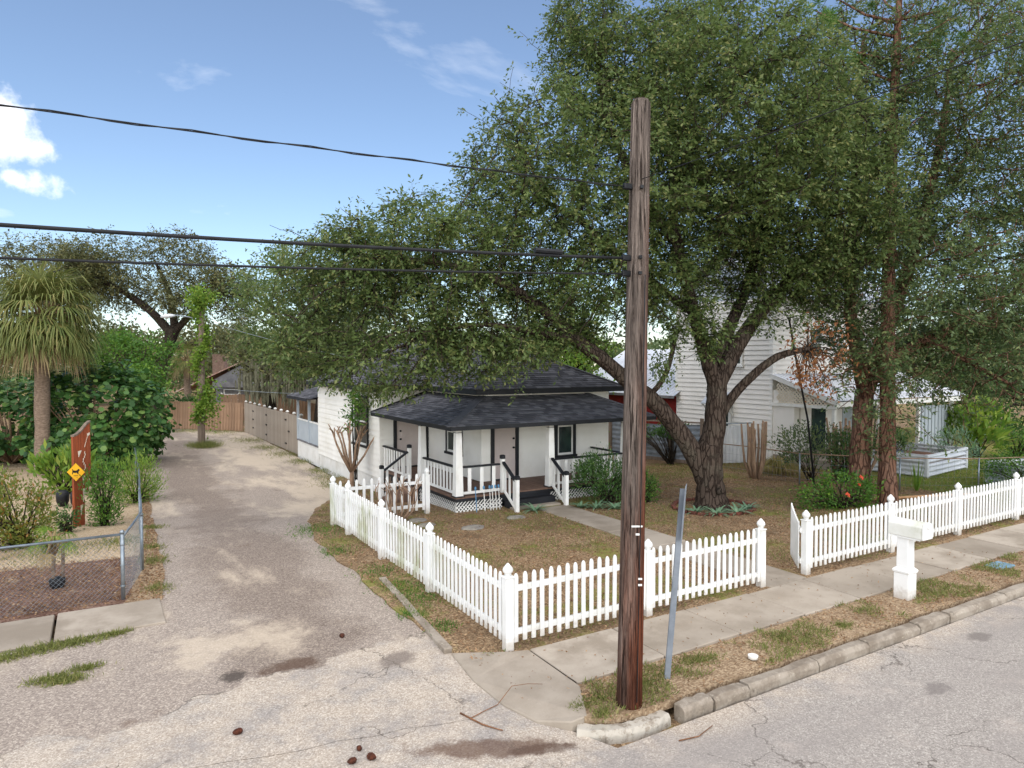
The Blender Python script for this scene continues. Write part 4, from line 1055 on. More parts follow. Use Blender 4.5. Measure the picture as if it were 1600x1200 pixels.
# ------------------------------------------------------------------ rear fences and houses
def plank_fence(pts, h, label, mat, sp, w, lean=0., caps=False):
    t = thing('board_fence', (pts[0][0], pts[0][1], gz(pts[0][1])), label, 'fence')
    for a, b in zip(pts, pts[1:]):
        a = Vector((a[0], a[1], 0)); b = Vector((b[0], b[1], 0)); d = (b-a).normalized(); ln = (b-a).length; n = Vector((d.y, -d.x, 0)); k = int(ln/sp); rz = math.atan2(d.y, d.x)
        me = mesh_of('board', MB().prism([(-w/2, 0), (w/2, 0), (w/2, h-.04), (w/2-.03, h), (-w/2+.03, h), (-w/2, h-.04)], .018, 'y', -.009), mat)
        for j in range(k):
            p = a + d*(j+.5)*sp
            o = inst('board', me, t, (p.x, p.y, gz(p.y) + .03 + random.uniform(-.02, .02)), rz); o.rotation_euler.y = random.uniform(-.006, .006)
        for z in (.3, h-.3): mk('rail', MB().bar(a + Vector((0, 0, gz(a.y)+z)) - n*.03, b + Vector((0, 0, gz(b.y)+z)) - n*.03, .04, .09), mat, t)
        if caps:
            m = max(2, int(ln/1.25))
            for j in range(m+1):
                p = a.lerp(b, j/m) - n*.1; zz = gz(p.y)
                o = mk('post', MB().box(p.x-.05, p.x+.05, p.y-.05, p.y+.05, zz, zz+h+.06), mat, t)
                mk('cap', MB().frustum(p.x, p.y, zz+h+.061, zz+h+.1, .14, .14).frustum(p.x, p.y, zz+h+.1, zz+h+.15, .13, .04), 'foam', o)
    return t
f1 = plank_fence([(7.95, 46.2), (8.15, 33.1)], 1.86, 'weathered grey board fence with hinged gates beside the rear porch', 'grey_fence', .25, .235, caps=True)
for y, z in ((43.5, .5), (43.5, 1.0), (43.5, 1.5), (40, .4), (40, .95), (40, 1.5), (35.6, .35), (35.0, 1.0), (35.6, 1.55)):
    x = 7.95 + .2*(46.2-y)/13.1; mk('hinge', MB().box(x-.05, x-.012, y-.13, y+.13, gz(y)+z-.035, gz(y)+z+.035), 'dark_metal', f1)
plank_fence([(3.6, 51.5), (8.0, 46.4)], 1.82, 'tan board fence closing the far end of the alley', 'tan_fence', .22, .205)
plank_fence([(7.9, 55.5), (24, 46.5)], 2.0, 'tall tan board fence in the yard behind the grey gates', 'tan_fence', .25, .24, caps=True)
vp = thing('utility_pole', (4.6, 39.3, -.45), 'old utility pole overgrown with bright green vine at the bend of the alley', 'utility pole')
vpts = [(4.6+.012*z, 39.3, z-.45) for z in (-.1, 0, 2, 4, 6, 7.6, 7.9)]
mk('shaft', MB().tube(vpts, [.2, .19, .18, .17, .16, .15, .13], 14, .02), 'old_wood', vp, smooth=True)
mk('lamp_arm', MB().tube([(4.68, 39.25, 6.05), (4.2, 39.5, 6.35), (3.6, 39.8, 6.45), (3.35, 39.95, 6.43)], .03, 8), 'galv', vp, smooth=True)
mk('lamp_head', MB().tube([(3.5, 39.87, 6.44), (3.3, 39.98, 6.43), (3.05, 40.1, 6.4), (2.85, 40.2, 6.37)], [.05, .1, .12, .05], 10), 'white_metal', vp, smooth=True)
wire('thin pale service wire drooping from the vine-covered pole toward the cottage', sag((4.75, 39.3, 6.2), (12, 27, 3.6), .2), .014, mat='galv')
wire('thin pale wire low between the vine-covered pole and the yard fence', sag((4.75, 39.3, 2.7), (16, 36, 2.4), .3), .012, mat='galv')
wire('thin wire running right from the top of the vine-covered pole', sag((4.75, 39.3, 6.6), (18, 30, 5.6), .25), .01, mat='galv')
bh = thing('far_house', (8.0, 66, -.45), 'grey boarded house with rusty metal roof and brick chimney behind the alley fence', 'house')
ax = Vector((.856, -.517, 0)); ay = Vector((.517, .856, 0)); b0 = Vector((8.9, 65.5, -.45))
def hb(u, v, z): q = b0 + ax*u + ay*v; return (q.x, q.y, z-.45)
def hbox(u0, u1, v0, v1, z0, z1):
    m = MB(); m.v = [hb(*p) for p in ((u0,v0,z0),(u1,v0,z0),(u1,v1,z0),(u0,v1,z0),(u0,v0,z1),(u1,v0,z1),(u1,v1,z1),(u0,v1,z1))]
    m.f = [(0,3,2,1),(4,5,6,7),(0,1,5,4),(1,2,6,5),(2,3,7,6),(3,0,4,7)]; return m
m = hbox(0, 6.5, 0, 8, 0, 2.9); k = len(m.v)
m.v += [hb(-.2, 0, 2.9), hb(6.7, 0, 2.9), hb(2.9, 0, 4.55), hb(-.2, 8, 2.9), hb(6.7, 8, 2.9), hb(2.9, 8, 4.55)]; m.f += [(k, k+1, k+2), (k+3, k+5, k+4)]
mk('wall', m, 'grey_wall', bh)
m = MB(); m.quad(hb(-3.4, -.35, 1.9), hb(2.9, -.35, 4.75), hb(2.9, 8.3, 4.75), hb(-3.4, 8.3, 1.9)); m.quad(hb(2.9, -.35, 4.75), hb(7.3, -.35, 2.8), hb(7.3, 8.3, 2.8), hb(2.9, 8.3, 4.75))
m.quad(hb(-3.4, -.35, 1.8), hb(2.9, -.35, 4.65), hb(2.9, -.35, 4.75), hb(-3.4, -.35, 1.9)); m.quad(hb(2.9, -.35, 4.65), hb(7.3, -.35, 2.7), hb(7.3, -.35, 2.8), hb(2.9, -.35, 4.75))
mk('roof', m, 'rust_roof', bh)
mk('porch_hood', hbox(.1, 4.4, -.9, -.02, 2.25, 2.75), 'grey_wall', bh)
mk('chimney', hbox(-1.6, -.5, 3, 4, 1, 5.2), 'chimney', bh)
w2 = mk('window', hbox(3.7, 4.9, -.06, -.01, .9, 2.15), 'white_paint', bh); mk('pane', hbox(3.82, 4.78, -.08, -.061, 1.55, 2.05), 'glass', w2); mk('pane', hbox(3.82, 4.78, -.08, -.061, 1.0, 1.48), 'glass', w2)
w2 = mk('window', hbox(.7, 2.2, -.05, -.01, .2, 2.1), 'white_paint', bh)
for k in range(4): mk('louver', hbox(.8, 2.05, -.07, -.051, .3+k*.45, .65+k*.45), 'grey_wall', w2)
boat = mk('covered_boat', MB().tube([(13.3, 51.5, 1.25), (13.7, 51.2, 1.45), (15.2, 50.2, 1.6), (17, 49.2, 1.55), (17.6, 48.9, 1.3)], [.25, .55, .65, .6, .3], 10), 'foam', None, (15, 50.5, -.45), smooth=True)
tag(boat, 'white rounded cover visible above the yard fence left of the rear porch roof', 'cover')
# right-hand house
rh = thing('clapboard_house', (23, 18, 0), 'tall white clapboard house with metal roofs behind the big oak', 'house')
plain('white_clap', 'e9e5df', 'e0dcd5', .8, .6, .05, 30, rand=0)
def _metal_roof():
    M['metal_roof'] = None
    g = NM('metal_roof'); b = g.mix(g.rng(g.noise(.7, 5), .35, .65), lin('dcdfe4'), lin('c9ced6')); M['metal_roof'] = g.done(b, .35, .35, .4)
_metal_roof()
wL = Wall((22.95, 23.2), (22.95, 18.0)); wF = Wall((22.95, 18.0), (31.5, 18.0)); wB = Wall((31.5, 18), (31.5, 23.2))
for w in (wL, wF, wB): mk('wall', w.clap(MB(), -.3, 6.6, .2, .045), 'white_clap', rh)
for cx, cy in ((22.95, 18.0), (22.95, 23.2)): mk('corner_board', MB().box(cx-.03, cx+.16, cy-.03, cy+.14, -.3, 6.6), 'white_paint', rh)
m = MB(); m.quad((22.5, 17.5, 6.55), (32, 17.5, 6.55), (32, 20.6, 8.6), (22.5, 20.6, 8.6)).quad((22.5, 23.7, 6.55), (22.5, 20.6, 8.6), (32, 20.6, 8.6), (32, 23.7, 6.55)).tri((22.95, 18, 6.6), (22.95, 23.2, 6.6), (22.95, 20.6, 8.4))
mk('roof', m, 'metal_roof', rh)
def grey_win(w, u0, u1, z0, z1): window(rh, w, u0, u1, z0, z1, 'white_paint', True, .08, off=.04)
grey_win(wL, 2.2, 3.1, .75, 2.1); grey_win(wL, 1.6, 2.4, 3.9, 5.2); grey_win(wL, 2.9, 3.7, 3.9, 5.2); grey_win(wF, 2.2, 3.0, 4.2, 5.4); grey_win(wF, 5.2, 6.0, 4.2, 5.4)
# window hood with cross braces
hm = MB(); hm.quad(wL.p(2.0, .02, 2.75), wL.p(3.3, .02, 2.75), wL.p(3.3, .6, 2.25), wL.p(2.0, .6, 2.25)); hm.bar(wL.p(2.0, .6, 2.23), wL.p(3.3, .6, 2.23), .03, .05)
hd = mk('window_hood', hm, 'metal_roof', rh)
for u in (2.02, 3.28):
    mk('brace', MB().bar(wL.p(u, .03, 1.75), wL.p(u, .57, 2.24), .04, .05).bar(wL.p(u, .03, 2.3), wL.p(u, .42, 1.9), .03, .04).bar(wL.p(u, .03, 1.7), wL.p(u, .03, 2.75), .04, .05), 'white_paint', hd)
# porch on the street side
pl = .35
mk('porch_floor', MB().box(22.98, 31.8, 15.5, 17.97, -.3, pl), 'concrete', rh)
pm = MB(); n = 40
for i in range(n):
    x0 = 22.8+i*.23; zf = lambda y: 3.55 + (y-18)*.33
    pm.quad((x0, 15.1, zf(15.1)), (x0+.2, 15.1, zf(15.1)), (x0+.2, 18, zf(18)), (x0, 18, zf(18))); pm.quad((x0+.2, 15.1, zf(15.1)), (x0+.215, 15.1, zf(15.1)+.03), (x0+.215, 18, zf(18)+.03), (x0+.2, 18, zf(18))); pm.quad((x0+.215, 15.1, zf(15.1)+.03), (x0+.23, 15.1, zf(15.1)), (x0+.23, 18, zf(18)), (x0+.215, 18, zf(18)+.03))
pro = mk('porch_roof', pm, 'metal_roof', rh)
mk('rake_board', MB().bar((22.84, 15.1, 2.5), (22.84, 18, 3.46), .05, .17), 'white_paint', pro); mk('fascia', MB().bar((22.8, 15.12, 2.46), (32, 15.12, 2.46), .05, .18), 'white_paint', pro)
mk('tie_beam', MB().box(22.9, 22.98, 15.2, 18, 2.28, 2.4), 'white_paint', pro)
lm = MB()
yy = 15.6
while yy < 19.6:
    for sg in (1, -1):
        a0, a1 = yy, yy - sg*1.1
        pts = [(a0+(a1-a0)*t/10, 2.4+1.1*t/10) for t in range(11)]
        ok = [(y_, z_) for y_, z_ in pts if 15.5 <= y_ <= 17.8 and z_ < 3.4+(y_-18)*.33]
        if len(ok) > 1: lm.bar((22.93+.01*sg, ok[0][0], ok[0][1]), (22.93+.01*sg, ok[-1][0], ok[-1][1]), .045, .012, up=(1, 0, 0))
    yy += .15
mk('gable_lattice', lm, 'ivory', pro, kind='stuff')
for xx in (23.02, 25.8, 28.6, 31.2): mk('porch_post', MB().box(xx-.06, xx+.06, 15.3, 15.42, pl, 2.42), 'white_paint', rh)
mk('board_wall', MB().box(22.96, 23.0, 17.0, 17.96, pl, 2.9), 'white_clap', rh)
mk('screen_wall', MB().box(24.6, 31.4, 17.9, 17.98, pl, 2.3), 'white_clap', rh)
for k, xx in enumerate((25.3, 27.4, 29.6)): mk('porch_door', MB().box(xx, xx+.9, 17.86, 17.898, pl, 2.35), 'glass' if k != 1 else 'grey_panel', rh)
for k in range(10): mk('curtain_panel', MB().box(28.8+.26*k, 29.0+.26*k, 15.45, 15.5, pl, 2.2), 'grey_panel', rh)
# rear wing: red wall under a metal roof
rw = mk('red_wing', MB().box(22.9, 29, 23.25, 30.5, -.5, 2.42), 'red_barn', rh)
wm = MB()
for i in range(34):
    y0 = 23.0+i*.24; zf = lambda x: 2.5 + (x-22.6)*.55
    wm.quad((22.5, y0, zf(22.5)), (22.5, y0+.21, zf(22.5)), (26.6, y0+.21, zf(26.6)), (26.6, y0, zf(26.6))); wm.quad((22.5, y0+.21, zf(22.5)), (22.5, y0+.225, zf(22.5)+.035), (26.6, y0+.225, zf(26.6)+.035), (26.6, y0+.21, zf(26.6))); wm.quad((22.5, y0+.225, zf(22.5)+.035), (22.5, y0+.24, zf(22.5)), (26.6, y0+.24, zf(26.6)), (26.6, y0+.225, zf(26.6)+.035))
mk('wing_roof', wm, 'metal_roof', rw); mk('vent_pipe', MB().tube([(24, 26, 3.2), (24, 26, 3.75)], .05, 8), 'galv', rw); mk('wing_eave', MB().bar((22.5, 23, 2.4), (22.5, 31, 2.4), .06, .12), 'grey_wall', rw)
# corrugated side fence
cf = thing('corrugated_fence', (21, 20, -.3), 'timber-framed corrugated metal fence behind the oak trunk', 'fence')
def corr(a, b, z0, z1, horiz, mat, parent, amp=.018, pitch=.1):
    a = Vector((a[0], a[1], 0)); b = Vector((b[0], b[1], 0)); d = (b-a); ln = d.length; d /= ln; n = Vector((d.y, -d.x, 0)); mb = MB()
    L_ = (z1-z0) if horiz else ln; k = int(L_/(pitch/4))
    for i in range(k+1):
        s = L_*i/k; o = n*math.sin(i*math.pi/2)*amp
        if horiz: mb.v += [tuple(a+o+Vector((0, 0, z0+s+gz(a.y)))), tuple(b+o+Vector((0, 0, z0+s+gz(b.y))))]
        else: p = a+d*s+o; mb.v += [(p.x, p.y, z0+gz(p.y)), (p.x, p.y, z1+gz(p.y))]
    mb.f = [(2*i, 2*i+1, 2*i+3, 2*i+2) for i in range(k)]
    return mk('metal_sheet', mb, mat, parent, smooth=True)
py = [25.6, 23.6, 21.6, 19.8]
for a, b in zip(py, py[1:]): corr((21.0, a), (21.05, b), .15, 1.7, True, 'galv_dull', cf, .02, .22)
for y in py:
    o = mk('post', MB().box(20.9, 21.0, y-.06, y+.06, gz(y), gz(y)+1.95), 'old_wood', cf)
mk('rail', MB().bar((20.98, 25.6, -.45+1.76), (21.03, 19.8, gz(19.8)+1.76), .1, .06), 'old_wood', cf); mk('rail', MB().bar((20.98, 25.6, -.45+.1), (21.03, 19.8, gz(19.8)+.1), .06, .14), 'old_wood', cf)
corr((21.03, 19.7), (22.3, 18.5), .1, 1.6, False, 'white_metal', cf, .03, .16)
mk('post', MB().box(21.42, 21.5, 19.18, 19.26, -.2, 1.72), 'old_wood', cf)
mk('rail', MB().bar((21.0, 19.65, 1.5), (22.3, 18.45, 1.58), .03, .05), 'galv', cf)
# wire yard fence
wf = thing('wire_fence', (19.5, 14.2, 0), 'low wire yard fence with metal posts and top pipe in the right yard', 'fence')
wp = [(19.9, 18.3), (19.6, 16.2), (19.5, 14.2), (20.4, 13.0), (21.2, 11.9), (23.2, 10.6), (26, 9.6)]
for x, y in wp: mk('post', MB().tube([(x, y, gz(y)-.1), (x, y, gz(y)+1.05)], .025, 7), 'galv', wf, smooth=True)
mk('top_pipe', MB().tube([(x, y, gz(y)+1.03) for x, y in wp], .018, 6), 'bark_crepe', wf, smooth=True)
mb = MB()
for a, b in zip(wp, wp[1:]):
    for z in (.2, .45, .7): mb.tube([(a[0], a[1], gz(a[1])+z), (b[0], b[1], gz(b[1])+z)], .0035, 3, cap=False)
    k = int(math.dist(a, b)/.18)
    for j in range(k):
        x = a[0]+(b[0]-a[0])*j/k; y = a[1]+(b[1]-a[1])*j/k; mb.tube([(x, y, gz(y)+.05), (x, y, gz(y)+1.0)], .002, 3, cap=False)
mk('wire_mesh', mb, 'galv', wf, kind='stuff')
tag(mk('edging_log', MB().tube([(18.6, 11.6, .06), (20.5, 11.0, .06), (22.5, 10.3, .06)], .04, 7, .1), 'pale_cut', None, (20, 11, 0), smooth=True), 'pale edging timber along the flower bed behind the picket fence', 'timber')
# raised beds
def bed(c, lx, ly, h, ang, label):
    t = thing('raised_bed', (c[0], c[1], 0), label, 'planter', 'white metal raised garden beds')
    ca, sa = math.cos(ang), math.sin(ang); W_ = lambda u, v: (c[0]+u*ca-v*sa, c[1]+u*sa+v*ca)
    cn = [W_(0, 0), W_(lx, 0), W_(lx, ly), W_(0, ly)]
    for a, b in zip(cn, cn[1:]+cn[:1]): corr(a, b, .04, h, True, 'white_metal', t, .055, h/5.0)
    for x, y in cn: mk('corner_post', MB().box(x-.06, x+.06, y-.06, y+.06, 0, h+.04), 'white_metal', t, bevel=.02)
    m = MB(); m.v = [(x, y, h-.28) for x, y in cn]; m.f = [(0, 1, 2, 3)]; mk('soil', m, 'mulch', t)
    mk('rim', MB().bar((*cn[0], h+.01), (*cn[1], h+.01), .05, .03).bar((*cn[1], h+.012), (*cn[2], h+.012), .05, .03).bar((*cn[2], h+.01), (*cn[3], h+.01), .05, .03).bar((*cn[3], h+.012), (*cn[0], h+.012), .05, .03), 'white_metal', t)
bed((24.36, 12.75), 3.5, 2.6, .78, .12, 'open white corrugated raised bed nearest the house porch')
bed((25.1, 11.2), 3.6, -2.2, .72, -.2, 'white corrugated raised bed half hidden by the hedge at right')
# yard small things
br = thing('brick_ring', (14.4, 13.2, 0), 'ring of red bricks laid round the base of the big oak', 'edging')
for k in range(26):
    a = 2*math.pi*k/26 + .05; r = 1.0 + random.uniform(-.03, .03); x, y = 14.35+r*math.cos(a)*1.1, 13.15+r*math.sin(a)
    me = M.get('_brick') or mesh_of('brick', MB().box(-.1, .1, -.05, .05, 0, .075), 'brick_red', .008); M['_brick'] = me
    inst('brick', me, br, (x, y, .02), a+math.pi/2+random.uniform(-.3, .3))
for k, (x, y, sx, l) in enumerate(((6.8, 15.9, .26, 'flat stepping stone nearest the short fence return'), (6.8, 15.3, .24, 'flat stepping stone second from the short fence return'), (7.65, 14.5, .3, 'pale rounded stepping stone in the lawn left of the path'), (9.1, 14.9, .26, 'brown stepping stone in the lawn near the front steps'))):
    m = MB().lathe((x, y, .0), [(sx, 0), (sx*1.02, .03), (sx*.9, .05), (sx*.4, .056)], 11); m.v = [(a+random.uniform(-.02, .02), y+(b-y)*.75+random.uniform(-.02, .02), c) for a, b, c in m.v]
    tag(mk('stepping_stone', m, 'stone', None, (x, y, 0), bevel=.0), l, 'stone', 'stepping stones in the lawn')
for k, (x, c) in enumerate(((8.55, 'blue_plastic'), (8.8, 'foam'), (8.98, 'foam'), (9.06, 'foam'), (9.16, 'foam'), (9.26, 'foam'))):
    t = thing('garden_stake', (x, 16.05, 0), ('blue' if c == 'blue_plastic' else 'white') + ' garden light stake leaning on the porch lattice, ' + ('leftmost', 'second from left', 'third from left', 'fourth from left', 'fifth from left', 'rightmost')[k] + ' of six', 'stake', 'stakes by the porch')
    mk('rod', MB().tube([(x, 15.98, 0), (x, 16.06, .62)], .012, 6), c, t); mk('head', MB().lathe((x, 16.06, .62), [(.015, -.03), (.03, 0), (.028, .05), (.01, .07)], 8), 'blue_plastic', t)
gw = wire('black guy cable slanting down to the ground through the oak foliage', [(17.2, 12.95, 5.3), (17.9, 13.1, 3.6), (18.62, 13.3, 2.25), (19.3, 13.5, .0)], .03, 'guy_cable')
# ------------------------------------------------------------------ vegetation
CA, SA = math.cos(R(-31.1)), math.sin(R(-31.1))
def ell_pts(e, n, shell=2.0):
    """points in an ellipsoid (centre, radii sideways/deep/high), denser towards the outside"""
    c, r = e; d = unit(rng.normal(size=(n, 3))); q = rng.random((n, 1))**(1/(3*shell)) 
    p = d*q*np.array(r); x = p[:, 0]*CA - p[:, 1]*SA; y = p[:, 0]*SA + p[:, 1]*CA
    return np.stack([x+c[0], y+c[1], p[:, 2]+c[2]], 1)
def ell_mix(ells, n, shell=2.0):
    v = np.array([r[0]*r[1]*r[2] for c, r in ells])**.8; v = v/v.sum()
    return np.concatenate([ell_pts(e, max(3, int(n*w)), shell) for e, w in zip(ells, v)])
def grow(limbs, attr, step=.4, infl=4., kill=.8, iters=60):
    P = []; par = []; rad = []
    for pts, rs in limbs:
        pts = [Vector(p) for p in pts]; last = -1
        if P:
            kd = kdtree.KDTree(len(P)); [kd.insert(p, i) for i, p in enumerate(P)]; kd.balance(); last = kd.find(pts[0])[1]
        for (a, ra_), (b, rb_) in zip(zip(pts, rs), zip(pts[1:], rs[1:])):
            n = max(1, int((b-a).length/step))
            for k in range(n):
                t = (k+1)/n if P else 0
                if not P: P.append(a.copy()); par.append(-1); rad.append(ra_); last = 0
                P.append(a.lerp(b, (k+1)/n)); par.append(last); rad.append(ra_+(rb_-ra_)*(k+1)/n); last = len(P)-1
    nl = len(P); A = [Vector(a) for a in attr]
    for it in range(iters):
        kd = kdtree.KDTree(len(P)); [kd.insert(p, i) for i, p in enumerate(P)]; kd.balance()
        pull = {}; keep = []
        lim = infl if it > 6 else infl*4
        for a in A:
            co, i, d = kd.find(a)
            if d < kill: continue
            keep.append(a)
            if d < lim:
                v = pull.get(i); u = (a-co)/d; pull[i] = u if v is None else v+u
        A = keep
        if not pull or len(A) < 5: break
        for i, v in pull.items():
            if v.length < .05: continue
            d = (v.normalized() + Vector((random.uniform(-.25, .25), random.uniform(-.25, .25), random.uniform(-.2, .25)))).normalized()
            P.append(P[i]+d*step); par.append(i); rad.append(0.)
    n = len(P); r = np.array(rad); own = np.zeros(n)
    for i in range(n-1, -1, -1):
        if i >= nl: r[i] = max(.009, own[i]**(1/2.3))
        if par[i] >= 0: own[par[i]] += (r[i]*1.02)**2.3 if i >= nl else 0
    for i in range(nl, n): r[i] = min(r[i], .16)
    return np.array([tuple(p) for p in P]), np.array(par), r, nl
def branch_mesh(P, par, r, idx, name, mat, parent, sides=4):
    a = P[par[idx]]; b = P[idx]; d = unit(b-a); ref = np.where(np.abs(d[:, 2:3]) < .9, np.array([[0, 0, 1.]]), np.array([[1., 0, 0]]))
    s = unit(np.cross(d, ref)); u = np.cross(s, d); ra_ = np.minimum(r[par[idx]], r[idx]*1.6)[:, None]; rb_ = r[idx][:, None]; V_ = []
    for base, rr in ((a, ra_), (b, rb_)):
        for k in range(sides):
            t = 2*math.pi*k/sides; V_.append(base + (s*math.cos(t)+u*math.sin(t))*rr)
    V_ = np.stack(V_, 1); n = len(idx); F = np.array([[k, (k+1) % sides, sides+(k+1) % sides, sides+k] for k in range(sides)])
    return np_obj(name, V_.reshape(-1, 3), (F[None]+np.arange(n)[:, None, None]*2*sides).reshape(-1, 4), mat, parent, smooth=True)
def leaves_at(P, par, r, idx, per, size, width, sig, droop=.25, g=6, tl=.26):
    """short leafy twigs: g leaves set alternately along each; idx may hold repeats"""
    i = np.repeat(idx, per); i = i[rng.permutation(len(i))[:max(1, len(i)//g)]]; m = len(i)
    t = rng.random((m, 1)); base = P[i]*t + P[par[i]]*(1-t); br = unit(P[i]-P[par[i]])
    off = rng.normal(size=(m, 3))*sig*np.array([1, 1, .7]); T = unit(br*.5 + off/sig*.55 + rng.normal(size=(m, 3))*.45 + np.array([0, 0, -.12])); st = base + off*.6
    S = unit(np.cross(T, np.array([0, 0, 1.]) + rng.normal(size=(m, 3))*.25)); VV = []
    ln = tl*rng.uniform(.6, 1.4, (m, 1))
    for k in range(g):
        p = st + T*ln*(k+.4)/g + rng.normal(size=(m, 3))*.015; sg = 1 if k % 2 else -1
        D_ = unit(T*.75 + S*sg*.75*(1-.6*(k == g-1)) + rng.normal(size=(m, 3))*.3 + np.array([0, 0, -droop])); N_ = np.array([0, 0, 1.]) + rng.normal(size=(m, 3))*.55
        W = unit(np.cross(D_, N_)); U = np.cross(W, D_); l = (size*rng.uniform(.6, 1.3, (m, 1))); w = l*width*rng.uniform(.8, 1.2, (m, 1))
        VV.append(np.stack([p, p+D_*l*.5+W*w*.5+U*w*.12, p+D_*l, p+D_*l*.5-W*w*.5+U*w*.12], 1))
    V_ = np.concatenate(VV).reshape(-1, 3); LAST_TWIGS.append((st, T, ln, S)); return V_, np.arange(len(V_)).reshape(-1, 4)
LAST_TWIGS = []
def big_tree(name, label, loc, limbs, ells, nattr, bark, leafm, per=22, size=.11, width=.46, sig=.2, step=.4, kill=.75, infl=4., thin=.03, sides=14, flare=None, shell=1.6, group=None, wob=.05, cat='tree', clump=1.5, shoots=.35, dens0=.2, tl=.26):
    t = thing(name, loc, label, cat, group)
    P, par, r, nl = grow(limbs, ell_mix(ells, nattr, shell), step, infl, kill)
    mb = MB()
    for pts, rs in limbs:
        # smooth the limb
        V_ = [Vector(p) for p in pts]; pp = []; rr = []
        for k in range(len(V_)-1):
            p0 = V_[max(k-1, 0)]; p1 = V_[k]; p2 = V_[k+1]; p3 = V_[min(k+2, len(V_)-1)]
            for j in range(4):
                s = j/4; pp.append(.5*((2*p1)+(p2-p0)*s+(2*p0-5*p1+4*p2-p3)*s*s+(3*p1-p0-3*p2+p3)*s**3)); rr.append(rs[k]+(rs[k+1]-rs[k])*s)
        pp.append(V_[-1]); rr.append(rs[-1]); mb.tube(pp, rr, sides, wob)
    mk('trunk', mb, bark, t, smooth=True)
    idx = np.arange(nl, len(P)); branch_mesh(P, par, r, idx, 'branches', bark, t)['kind'] = 'stuff'
    lf = idx[r[idx] < thin]
    # clumps: leafy and bare stretches of the crown
    dn = .5*vnoise(P[lf][:, 0]+P[lf][:, 2]*.7, P[lf][:, 1]-P[lf][:, 2]*.6, clump, 31) + .5*vnoise(P[lf][:, 2]+P[lf][:, 1]*.4, P[lf][:, 0]*.8+5, clump*.5, 32)
    cnt = (per*np.clip((dn-dens0)*3.4, .1, 1.8)).astype(int); lf2 = np.repeat(lf, cnt)
    V_, F_ = leaves_at(P, par, r, lf2, 1, size, width, sig, tl=tl)
    s0, T0, l0, S0 = LAST_TWIGS[-1]; q = rng.random(len(s0)) < .5; s0, T0, l0, S0 = s0[q], T0[q], l0[q], S0[q]; wv = S0*(.006*size/.115)
    np_obj('fine_twigs', np.stack([s0-T0*l0*.7-wv, s0-T0*l0*.7+wv, s0+T0*l0], 1).reshape(-1, 3), np.arange(3*len(s0)).reshape(-1, 3), bark, t, kind='stuff')
    if shoots:
        ends = np.setdiff1d(lf, par[lf]); ends = ends[rng.random(len(ends)) < shoots]; cen = P[idx].mean(0); SP = [P[i] for i in ends]; d = unit(unit(np.array(SP)-cen)*.8 + rng.normal(size=(len(ends), 3))*.45 + np.array([0, 0, .25])); P2 = list(P); par2 = list(par); r2 = list(r); nn = []
        cur = list(ends)
        for st_ in range(4):
            for q in range(len(cur)):
                if cur[q] is None: continue
                P2.append(P2[cur[q]] + d[q]*step*.8 + rng.normal(size=3)*.05); par2.append(cur[q]); r2.append(.008-.0012*st_); cur[q] = len(P2)-1; nn.append(cur[q])
                if random.random() < .25: cur[q] = None
        P2 = np.array(P2); par2 = np.array(par2); r2 = np.array(r2); nn = np.array(nn)
        branch_mesh(P2, par2, r2, nn, 'twigs', bark, t, 3)['kind'] = 'stuff'
        Vb, Fb = leaves_at(P2, par2, r2, nn, max(6, per//6), size*.9, width, sig*.45); F_ = np.concatenate([F_, Fb+len(V_)]); V_ = np.concatenate([V_, Vb])
    np_obj('crown', V_, F_, leafm, t)
    print('TREE', name, len(P), len(lf), len(F_), flush=True)
    return t, (P, par, r, nl)
